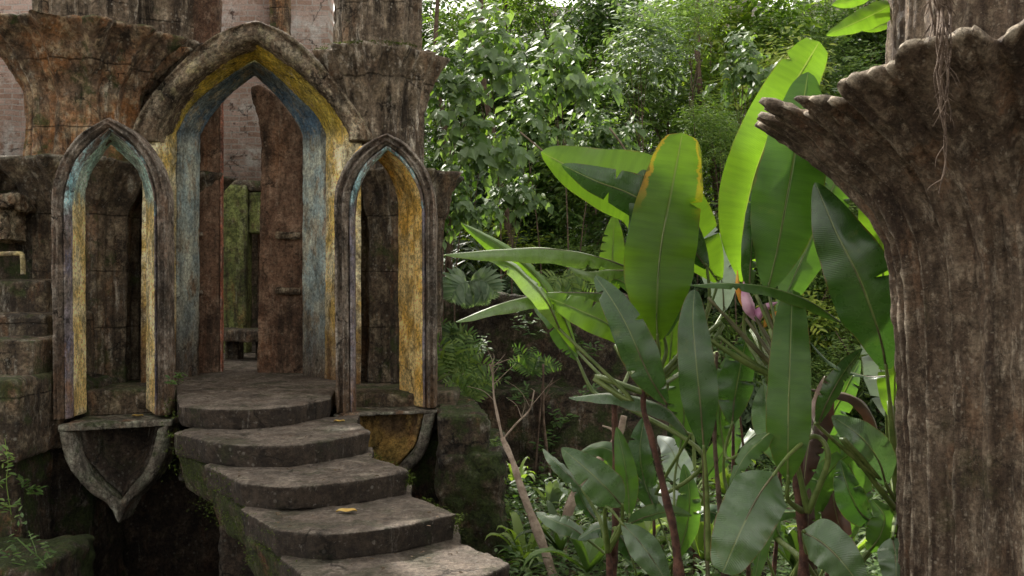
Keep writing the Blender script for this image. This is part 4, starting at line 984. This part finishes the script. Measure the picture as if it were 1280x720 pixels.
# ------------------------------------------------------------ large banana-like plants
def blade(pts, Wpx, roll=0., fold=.22, nl=64, nw=5, tears=0, seed=0, tipsharp=1., base=.5, curl=0.):
    r = random.Random(seed); q = cat([P(*p) for p in pts], nl+1)
    roll = roll if isinstance(roll, tuple) else (roll, roll)
    Ym = sum(p.y for p in q)/len(q); W = Wpx/FPX*Ym/2
    V, UV, T = [], [], []; s = 0.; cen = []
    tear = {(r.choice((-1,1)), r.randint(int(nl*.12), int(nl*.88))): r.uniform(.15,.7) for _ in range(tears)}
    for i, p in enumerate(q):
        t = i/nl; d = (q[min(i+1, nl)]-q[max(i-1, 0)]).normalized()
        if i: s += (q[i]-q[i-1]).length
        v = (p-Vector((0,0,CZ))).normalized(); sd_ = d.cross(v).normalized(); nn = sd_.cross(d).normalized()
        if nn.dot(v) > 0: nn = -nn
        a = math.radians(roll[0]+(roll[1]-roll[0])*t); sd2 = sd_*math.cos(a)+nn*math.sin(a); n2 = nn*math.cos(a)-sd_*math.sin(a)
        w = W*min(1, (math.sin(math.pi*min(.5, t*base*2.2+.02)))**.75)*(math.sin(math.pi*(.5+.5*max(0, (t-.30)/.70)))**(.62*tipsharp) if t > .30 else 1)
        w = max(w, .004)
        cen.append(p)
        for k in range(-nw, nw+1):
            u = k/nw; ww = w*(1+.035*noise.noise(Vector((t*9, 3.*(1 if k > 0 else -1), seed))))
            if k and ((1 if k > 0 else -1), i) in tear and abs(u) > tear[((1 if k > 0 else -1), i)]: ww *= tear[((1 if k > 0 else -1), i)]/abs(u)
            zoff = -fold*abs(u)**1.3*w-curl*w*max(0, abs(u)-.6)**1.5
            zoff += w*.07*abs(u)*math.sin(t*26+seed+(1.7 if k > 0 else 0))+.05*w*noise.noise(Vector((t*5, u*2, seed*1.3)))
            V.append(tuple(p+sd2*u*ww*(1-.25*fold*abs(u))-n2*(-zoff)))
            UV.append((u*.5+.5, s)); T.append(t)
    m = 2*nw+1; Fc = []
    for i in range(nl):
        for k in range(m-1): Fc.append([i*m+k, i*m+k+1, (i+1)*m+k+1, (i+1)*m+k])
    return (V, Fc), UV, T, cen
SEED = [0]
def leaf(root, cp, pts, W, mat, roll=0., fold=.22, pet='petiole', mid=None, tears=5, tipsharp=1., base=.5, petr=.013, curl=0., nopet=False):
    SEED[0] += 1
    vf, uv, T, cen = blade(pts, W, roll, fold, tears=tears, seed=SEED[0], tipsharp=tipsharp, base=base, curl=curl)
    o = part('leaf', vf, mat, root, uvs=uv, tip=T)
    rib = [p+Vector((0,.004,-.002)) for p in cen[:-3:3]]
    part('midrib', tube(rib, (.0065,.0015), 6, len(rib)*2), 'petiole' if mat in ('bl_young','bl_burnt','bl_mid') else 'petdark', o)
    if not nopet:
        c = P(*cp); e = cen[0]; d = (cen[0]-cen[4]).normalized(); L = (c-e).length
        m = [P(*q) for q in mid] if mid else [e+d*L*.35+Vector((0,0,.0))]
        part('leaf_stalk', tube([c]+m+[e, cen[2]], (petr*1.35, petr*.6), 8, 30, .15), pet, root)
    return o
def stem(root, pts, r0, r1, mat='darkbark'):
    n = len(pts); P3 = [P(*p) for p in pts]
    if P3[0].z > 0: P3[0].z = -.02
    L = sum((P3[i+1]-P3[i]).length for i in range(n-1))
    o = part('stem', tube(P3, lambda f: (r0+(r1-r0)*f)*(1+.10*abs(math.sin(f*L*17))**6), 12, 60, .35), mat, root); return o

g = 'large banana-like plants growing in front of the slope'
# A : the scorched upright leaf and the leaves spreading to the left
A = thing('banana_plant', 'banana-like plant with a scorched upright leaf and blades spreading left over dark stems', 'plant', P(855,740,5.4), g)
A.location.z = 0; WL[A.name] = Vector(A.location)
c = (808,492,5.42)
stem(A, [(858,745,5.3),(846,690,5.35),(832,620,5.4),(815,550,5.4),(804,505,5.43),(812,462,5.38),(822,425,5.36)], .036, .010)
leaf(A, c, [(822,425,5.33),(821,380,5.28),(826,310,5.27),(840,235,5.3),(853,166,5.36)], 92, 'bl_burnt', 0, .12, tipsharp=.45, base=.55, tears=1)
leaf(A, c, [(898,352,5.66),(872,315,5.58),(835,272,5.48),(795,240,5.46),(740,222,5.55),(676,190,5.75)], 108, 'bl_young', -14, .30, mid=[(905,400,5.5),(860,470,5.45)], tears=1, tipsharp=.9)
leaf(A, c, [(884,335,5.42),(845,285,5.40),(795,246,5.39),(745,226,5.42),(702,206,5.48)], 62, 'bl_dark', -10, .25, mid=[(880,400,5.45)], tears=2)
leaf(A, c, [(830,420,5.40),(826,350,5.38),(818,280,5.38),(803,212,5.40)], 84, 'bl_dark', 0, .15, tears=2, tipsharp=.8)  # added leaf, unseen behind the scorched blade, to cast shade on it
leaf(A, c, [(790,433,5.3),(760,405,5.3),(725,388,5.35),(676,368,5.5)], 44, 'bl_young', 8, .20, mid=[(800,455,5.4)])
leaf(A, c, [(834,505,5.1),(812,470,5.05),(785,410,5.05),(765,375,5.1),(744,345,5.2)], 50, 'bl_dark', 0, .15, nopet=True, tipsharp=.9)
leaf(A, c, [(790,336,5.6),(750,322,5.5),(690,311,5.4),(630,312,5.3),(556,318,5.2)], 36, 'bl_sheen', 50, .8, mid=[(812,360,5.5),(818,430,5.4)])
leaf(A, c, [(722,440,5.75),(700,388,5.7),(665,340,5.7),(622,305,5.7),(577,279,5.8)], 42, 'bl_young', 30, .7, mid=[(745,470,5.6),(780,500,5.5)])
leaf(A, c, [(700,412,5.5),(682,375,5.4),(655,345,5.4),(630,326,5.4),(600,318,5.45)], 32, 'bl_sheen', 40, .5, mid=[(740,470,5.5),(790,500,5.4)])
leaf(A, c, [(775,368,5.7),(735,366,5.6),(680,367,5.5),(625,380,5.4),(570,402,5.3)], 34, 'bl_sheen', 52, .8, mid=[(800,390,5.6),(812,440,5.5)])
leaf(A, c, [(764,372,6.0),(765,345,6.0),(766,310,6.0),(768,268,6.05)], 36, 'bl_young', 0, .1, mid=[(768,430,5.9),(800,480,5.6)])
leaf(A, c, [(785,338,5.5),(760,338,5.45),(735,340,5.4),(711,333,5.4)], 26, 'bl_sheen', 45, .8, mid=[(800,352,5.5),(815,420,5.4)])
leaf(A, c, [(835,466,5.7),(838,440,5.7),(840,405,5.75),(838,372,5.8)], 44, 'bl_young', 15, .2)
leaf(A, c, [(905,388,6.3),(902,350,6.3),(888,305,6.3),(868,262,6.4)], 50, 'bl_pale', 10, .25, mid=[(900,440,6.2),(850,490,5.8)])
leaf(A, c, [(752,350,5.9),(775,350,5.9),(800,370,5.85),(812,400,5.8)], 20, 'bl_mid', 20, .2, nopet=True)

for pts, W, mt, ro in [([(850,560,5.8),(855,520,5.8),(850,470,5.8),(838,430,5.9)],42,'bl_mid',10), ([(800,600,6.2),(780,575,6.2),(755,560,6.2),(725,565,6.2)],36,'bl_mid',35), ([(820,640,6.2),(805,600,6.2),(800,560,6.2),(806,520,6.3)],40,'bl_dark',15),
   ([(845,700,5.9),(858,660,5.9),(862,620,5.9),(855,580,6.0)],38,'bl_mid',15), ([(790,700,6.1),(775,670,6.1),(750,660,6.1),(722,675,6.1)],32,'bl_dark',30)]:
    leaf(A, (845,700,5.5), pts, W, mt, ro, .3, petr=.009)
for x, y, x2, y2, Y in ((905,745,915,450,5.9),(935,745,925,520,5.8),(965,745,972,480,5.7),(1030,745,1042,560,5.8),(815,745,808,560,6.2)):
    part('dry_stalk', tube([P(x,y,Y), P((x+x2)/2+6,(y+y2)/2,Y), P(x2,y2,Y+.1)], (.014,.007), 7, 24, .4), 'darkbark', A if x < 900 else None or A)
# B : thin brown stem left with horizontal leaf
B = thing('banana_plant', 'slender banana-like plant with one horizontal leaf and an upright one on a thin stem', 'plant', P(768,740,6.0), g)
B.location.z = 0; WL[B.name] = Vector(B.location)
c = (769,500,6.0)
stem(B, [(762,745,6.0),(768,690,6.0),(770,620,6.0),(769,560,6.0),(768,500,6.0)], .026, .018)
leaf(B, c, [(862,545,5.6),(835,512,5.6),(800,498,5.65),(760,492,5.7),(711,497,5.8)], 36, 'bl_gray', 55, .6, mid=[(880,570,5.7),(820,620,5.9)], tears=1)
leaf(B, (768,660,6.), [(787,645,5.7),(785,610,5.7),(780,575,5.7),(771,534,5.75)], 30, 'bl_mid', 0, .2, tears=0)
leaf(B, c, [(722,450,6.1),(705,425,6.1),(690,400,6.1),(668,386,6.2)], 26, 'bl_mid', 20, .2, mid=[(742,490,6.05)])
leaf(B, c, [(790,455,6.2),(792,430,6.2),(790,400,6.2),(780,380,6.3)], 34, 'bl_young', 0, .2, mid=[(780,480,6.1)])

# C : the tall plant in the middle
C = thing('banana_plant', 'tallest banana-like plant, broad upright blades reaching up behind the near capital', 'plant', P(1000,740,4.9), g)
C.location.z = 0; WL[C.name] = Vector(C.location)
c = (1000,520,4.9)
stem(C, [(1006,750,4.9),(1004,680,4.9),(998,600,4.9),(1000,520,4.9),(998,480,4.9)], .034, .022, 'darkbark')
leaf(C, c, [(930,352,5.6),(930,280,5.5),(950,200,5.4),(985,120,5.4),(1024,52,5.5)], 80, 'bl_young', 10, .12, mid=[(938,410,5.5),(975,480,5.1)], tipsharp=.42, tears=1)
leaf(C, c, [(960,362,5.2),(972,310,5.15),(985,240,5.1),(998,165,5.15),(1010,90,5.3)], 90, 'bl_mid', 0, .14, mid=[(962,410,5.15),(985,480,5.0)], tipsharp=.8, tears=1)
leaf(C, c, [(972,392,5.7),(1000,330,5.65),(1030,260,5.6),(1058,190,5.6),(1070,150,5.7)], 62, 'bl_mid', -25, .2, mid=[(968,440,5.6)], tipsharp=.9)
leaf(C, c, [(936,372,5.25),(938,330,5.2),(940,290,5.2),(942,235,5.3)], 26, 'bl_dark', 30, .3)
leaf(C, (1004,640,4.9), [(985,600,4.7),(985,560,4.65),(986,500,4.65),(988,430,4.7),(990,362,4.85)], 56, 'bl_mid', 0, .12, tipsharp=.5, base=.7, nopet=False, tears=0)
leaf(C, c, [(1050,402,4.9),(1010,376,4.8),(960,359,4.75),(910,354,4.75),(862,356,4.8)], 26, 'bl_mid', 55, .6, nopet=True)
leaf(C, (886,700,5.1), [(880,562,5.0),(876,510,4.95),(870,450,4.95),(866,400,5.0),(868,362,5.1)], 50, 'bl_dark', 0, .14, tipsharp=.7, tears=0)
leaf(C, (1010,640,4.8), [(968,592,4.5),(948,620,4.42),(925,665,4.35),(903,716,4.35)], 76, 'bl_gray', 0, .18, mid=[(1035,575,4.7),(1020,545,4.7),(990,565,4.6)], tipsharp=.5, base=.9, tears=0)
leaf(C, (1010,640,4.8), [(968,536,4.7),(950,552,4.65),(930,572,4.6),(912,606,4.6)], 28, 'bl_mid', 30, .25, mid=[(990,560,4.75)])
leaf(C, (1010,690,4.8), [(1004,664,4.5),(1030,680,4.4),(1055,705,4.35),(1080,740,4.35)], 60, 'bl_gray', 10, .18, mid=[(1006,675,4.6)], tears=0, base=.9)
leaf(C, c, [(915,530,5.4),(918,500,5.4),(925,460,5.4),(935,415,5.4)], 50, 'bl_dark', 20, .2)
leaf(C, (1004,700,4.9), [(1000,602,5.5),(985,560,5.5),(962,520,5.5),(955,480,5.6)], 60, 'bl_gray', 15, .25)
leaf(C, c, [(1032,470,5.1),(1020,520,5.1),(1010,560,5.0),(1004,610,5.0)], 46, 'bl_brown', 30, .5, nopet=True)
leaf(C, (1004,680,4.9), [(1012,660,5.3),(1025,610,5.3),(1045,580,5.3),(1075,560,5.3)], 38, 'bl_mid', 10, .3)
for pts, W, mt, ro, mid_ in [([(1000,640,5.6),(965,640,5.6),(930,630,5.6),(895,640,5.7)],30,'bl_mid',40,None), ([(1010,600,5.9),(1030,575,5.9),(1045,535,5.9),(1050,500,6.0)],46,'bl_gray',15,None),
   ([(960,700,5.5),(945,670,5.5),(925,640,5.5),(915,600,5.6)],34,'bl_dark',15,None), ([(990,690,5.2),(975,670,5.2),(960,650,5.2),(940,740,5.2)],26,'bl_mid',30,None), ([(1020,715,5.0),(1012,680,5.0),(1010,650,5.0),(1012,610,5.1)],28,'bl_brown',20,None)]:
    leaf(C, (1004,700,4.95), pts, W, mt, ro, .3)
for pts, W, mt, ro in [([(905,560,5.6),(900,520,5.6),(905,480,5.6),(915,440,5.7)],40,'bl_mid',10), ([(1025,560,5.7),(1040,520,5.7),(1060,480,5.7),(1075,450,5.8)],44,'bl_mid',15),
   ([(1000,590,6.0),(975,560,6.0),(950,540,6.0),(925,560,6.0)],40,'bl_gray',30), ([(1040,690,5.6),(1060,650,5.6),(1065,600,5.6),(1060,560,5.7)],44,'bl_mid',15), ([(930,690,6.0),(915,660,6.0),(890,640,6.0),(860,650,6.0)],36,'bl_dark',30)]:
    leaf(C, (1004,700,5.0), pts, W, mt, ro, .3)
# fan of pale stalks
def fan():
    base = P(998,490,5.1)
    for i, (x, y, Y, r) in enumerate([(862,408,5.0,.014),(885,372,5.1,.011),(905,392,5.2,.015),(920,352,5.3,.010),(945,368,5.2,.013),(955,380,5.15,.011),(898,420,5.15,.012),(932,398,5.3,.012)]):
        e = P(x, y, Y); part('leaf_stalk', tube([P(1000,535,5.0), base+Vector((0,0,.0)), base.lerp(e,.5)+Vector((.01,0,-.02)), e], (.020, r*.75), 8, 26, .2), 'petdark' if i % 2 else 'petiole', C)
fan()
# flower
fl = thing('pink_flower', 'pink and orange bract flower rising among the fan of leaf stalks', 'flower', P(944,420,5.25))
def bract(pts, w, mat):
    vf, uv, T, cen = blade(pts, w, 20, .9, nl=16, nw=3, seed=5, tipsharp=1.2); part('bract', vf, mat, fl, uvs=uv, tip=T)
part('flower_stalk', tube([P(960,480,5.3), P(950,430,5.3), P(940,400,5.3)], (.010,.008), 8, 16), 'petiole', fl)
bract([(946,402,5.25),(940,385,5.2),(934,368,5.2),(930,352,5.2)], 22, 'pinkbract'); bract([(948,405,5.25),(952,393,5.2),(960,385,5.2),(972,378,5.2)], 18, 'pinkbract')
bract([(940,398,5.3),(932,380,5.28),(924,360,5.25),(922,338,5.25)], 12, 'orangebract'); bract([(942,398,5.3),(934,370,5.28),(932,350,5.25),(934,332,5.25)], 9, 'orangebract')
bract([(955,410,5.25),(962,402,5.2),(968,396,5.2),(974,388,5.2)], 16, 'orangebract')

# D : right-hand plant with the big dark leaf beside the near column
D = thing('banana_plant', 'banana-like plant with a broad dark glossy leaf beside the near column', 'plant', P(1118,740,5.0), g)
D.location.z = 0; WL[D.name] = Vector(D.location)
c = (1122,640,5.0)
stem(D, [(1128,750,5.),(1124,700,5.),(1122,650,5.),(1124,610,5.)], .040, .028)
leaf(D, c, [(1108,462,4.85),(1100,420,4.8),(1075,350,4.75),(1045,290,4.8),(1019,228,4.9)], 92, 'bl_dark', -8, .20, mid=[(1112,500,4.9),(1120,570,4.95)], tipsharp=1.05, base=.5, tears=1)
leaf(D, c, [(1104,398,5.3),(1104,350,5.3),(1100,290,5.3),(1092,228,5.35)], 62, 'bl_young', 10, .15, mid=[(1112,460,5.2),(1122,560,5.1)], tipsharp=.6)
leaf(D, c, [(1118,528,5.1),(1118,490,5.1),(1119,450,5.1),(1122,408,5.2)], 44, 'bl_young', 0, .2, mid=[(1122,560,5.05)])
leaf(D, c, [(1108,606,4.9),(1098,575,4.85),(1075,545,4.85),(1040,520,4.95)], 56, 'bl_gray', 10, .25, mid=[(1118,625,5.)], tears=1)
leaf(D, c, [(1100,560,5.3),(1090,520,5.3),(1065,495,5.3),(1012,486,5.4)], 24, 'bl_brown', 50, .6, mid=[(1115,600,5.2)])
leaf(D, c, [(1022,532,4.75),(1035,500,4.7),(1055,465,4.7),(1078,436,4.8)], 30, 'bl_dark', 30, .35, mid=[(1050,545,4.8),(1100,600,4.9)])
leaf(D, (1120,600,5.), [(1108,520,5.6),(1105,480,5.6),(1095,440,5.6),(1080,400,5.7)], 46, 'bl_pale', 20, .3)
leaf(D, (1120,600,5.), [(1112,420,5.9),(1095,370,5.9),(1075,320,5.9),(1055,268,6.)], 50, 'bl_gray', 20, .3)
leaf(D, c, [(1085,690,4.9),(1100,670,4.85),(1105,645,4.85),(1090,624,4.9)], 40, 'bl_mid', 10, .3)
leaf(D, c, [(1116,672,4.5),(1119,690,4.45),(1120,710,4.4),(1120,745,4.4)], 44, 'bl_gray', 0, .15, mid=[(1118,655,4.7)], tears=0, base=1.)
leaf(D, c, [(1095,655,4.95),(1075,640,4.95),(1060,610,4.95),(1050,575,5.0)], 44, 'bl_dark', 15, .3)
leaf(D, c, [(1085,650,5.4),(1070,600,5.4),(1050,560,5.4),(1030,545,5.4)], 44, 'bl_mid', 15, .3)
leaf(D, c, [(1112,470,5.0),(1080,470,5.1),(1040,455,5.2),(1010,425,5.3)], 10, 'bl_dark', 60, .3, nopet=True)
leaf(D, c, [(1066,700,5.3),(1050,660,5.3),(1042,625,5.3),(1040,590,5.4)], 40, 'bl_brown', 20, .4, mid=[(1080,700,5.2)])

# E : low grey-leaved plant in front of the garden wall
E = thing('banana_plant', 'low grey-green broad-leaved plant in front of the garden wall', 'plant', P(770,700,5.9), g)
E.location.z = 0; WL[E.name] = Vector(E.location)
c = (760,690,5.8)
stem(E, [(765,745,5.8),(762,715,5.8),(760,685,5.8)], .022, .016)
leaf(E, c, [(778,632,5.6),(760,612,5.55),(735,588,5.55),(702,560,5.6)], 50, 'bl_gray', 5, .25, mid=[(776,660,5.7)], tears=1, base=.9)
leaf(E, c, [(728,612,5.9),(712,595,5.9),(696,580,5.9),(679,561,6.)], 22, 'bl_gray', 40, .3, mid=[(750,650,5.85)])
leaf(E, c, [(778,655,5.5),(795,672,5.45),(815,698,5.4),(838,735,5.4)], 42, 'bl_gray', -5, .25, tears=0)
leaf(E, c, [(735,675,6.2),(715,660,6.2),(695,652,6.2),(670,640,6.3)], 28, 'bl_gray', 30, .3)
leaf(E, c, [(785,655,5.7),(810,645,5.6),(835,640,5.6),(865,645,5.6)], 28, 'bl_gray', 40, .3)
leaf(E, c, [(745,650,6.3),(730,630,6.3),(722,610,6.3),(712,590,6.4)], 18, 'bl_dark', 20, .3)
# F : pale leaves in the middle distance
Fp = thing('banana_plant', 'pale-leaved plant in the middle distance behind the thick brown stem', 'plant', P(860,700,7.2), g)
Fp.location.z = 0; WL[Fp.name] = Vector(Fp.location)
c = (868,640,7.2)
stem(Fp, [(872,720,7.2),(870,680,7.2),(868,640,7.2)], .03, .02)
for pts, W, mt, ro in [([(868,610,7.),(850,585,7.),(838,560,7.),(822,545,7.1)],40,'bl_pale',10), ([(862,640,6.8),(845,625,6.8),(825,620,6.8),(800,632,6.9)],34,'bl_pale',30),
   ([(880,600,7.3),(900,570,7.3),(915,545,7.3),(920,515,7.4)],36,'bl_mid',10), ([(850,500,7.2),(842,480,7.2),(825,470,7.2),(800,478,7.3)],30,'bl_pale',20), ([(890,640,7.),(910,650,7.),(930,670,7.),(940,700,7.)],34,'bl_pale',10)]:
    leaf(Fp, c, pts, W, mt, ro, .25)

# dead leaning branch, bent pale branch, bare saplings
def branch(name, pts, r, mat, label, cat_, twigs=0, seed=0):
    P3 = [P(*p) for p in pts]; rr = random.Random(seed); L = [tube(P3, r, 10, 40, .4)]
    for _ in range(twigs):
        f = rr.uniform(.3,.95); i = min(len(P3)-2, int(f*(len(P3)-1))); b = P3[i].lerp(P3[i+1], f*(len(P3)-1)-i)
        e = b+Vector((rr.uniform(-.22,.22), rr.uniform(-.1,.1), rr.uniform(.05,.25))); L.append(tube([b, b.lerp(e,.5)+Vector((.02,0,.02)), e], (r[1]*.7, r[1]*.25), 6, 10))
    o = part(name, join(*L), mat, None, loc=P3[0]); tag(o, label, cat_)
branch('leaning_branch', [(692,722,6.6),(678,680,6.7),(655,620,6.8),(640,575,6.9),(628,548,7.0)], (.034,.020), 'palebark', 'brown peeling branch leaning towards the mossy block', 'branch')
branch('bare_sapling', [(628,548,7.1),(618,500,7.2),(616,470,7.2),(612,455,7.2)], (.012,.005), 'palebark', 'bare pale sapling above the leaning branch, right of the mossy block', 'sapling', 7, 2)
branch('forked_twig', [(628,550,7.1),(645,530,7.15),(662,512,7.2),(668,488,7.2)], (.010,.004), 'palebark', 'thin forked twig bending right towards the garden wall ledge', 'twig', 5, 3)
branch('bent_branch', [(700,720,7.6),(708,650,7.6),(722,612,7.7),(745,580,7.8),(772,548,7.9),(780,520,7.9)], (.05,.028), 'palebark', 'crooked pale branch bending up to the right in front of the garden wall', 'branch', 3, 4)
branch('bare_pole', [(688,600,10.4),(680,530,10.4),(679,455,10.4)], (.020,.012), 'bark', 'thin upright brown pole against the garden wall', 'pole', 2, 5)
branch('bare_pole', [(668,600,10.5),(673,540,10.5),(678,480,10.5)], (.014,.009), 'bark', 'thinner leaning pole crossing behind the upright pole at the garden wall', 'pole', 1, 6)
branch('leafless_stem', [(1052,745,6.1),(1045,690,6.1),(1040,640,6.1)], (.02,.012), 'darkbark', 'thin dark stem low behind the broad bottom leaf', 'stem', 2, 7)
branch('leafless_stem', [(905,745,5.6),(900,640,5.6),(893,540,5.6),(896,440,5.7)], (.018,.010), 'bark', 'tall thin stem behind the dark hanging leaf in the middle', 'stem', 0, 8)
branch('leafless_stem', [(886,745,5.4),(882,650,5.4),(880,562,5.2)], (.015,.010), 'petdark', 'slim olive stem under the dark hanging leaf', 'stem', 0, 9)

# twig with large yellow-green leaves at the top, in front of the slope
T = thing('overhanging_twig', 'twig of large yellow-green veined leaves hanging at the top by the near column', 'twig', P(1150,-20,4.6))
part('twig_stem', tube([P(1185,-60,4.7), P(1150,-15,4.6), P(1110,2,4.55), P(1080,8,4.5)], (.012,.006), 8, 20), 'bark', T)
for pts, W, mt, ro in [([(1122,2,4.5),(1095,16,4.45),(1065,30,4.4),(1033,44,4.4)],34,'bl_young',20), ([(1135,8,4.7),(1115,25,4.7),(1095,35,4.7),(1078,38,4.7)],16,'bl_young',30),
     ([(1132,5,4.55),(1122,28,4.5),(1118,42,4.5),(1114,56,4.5)],30,'bl_young',15), ([(1090,-10,4.4),(1075,-4,4.4),(1060,2,4.4),(1040,6,4.4)],20,'bl_young',20)]:
    vf, uv, Tp, cen = blade(pts, W, ro, .25, nl=24, nw=4, seed=W, base=.8); part('leaf', vf, mt, T, uvs=uv, tip=Tp)

for o in bpy.data.objects:
    if o.parent is None and o.type in ('MESH','EMPTY') and 'kind' not in o.keys(): o['kind'] = 'thing'
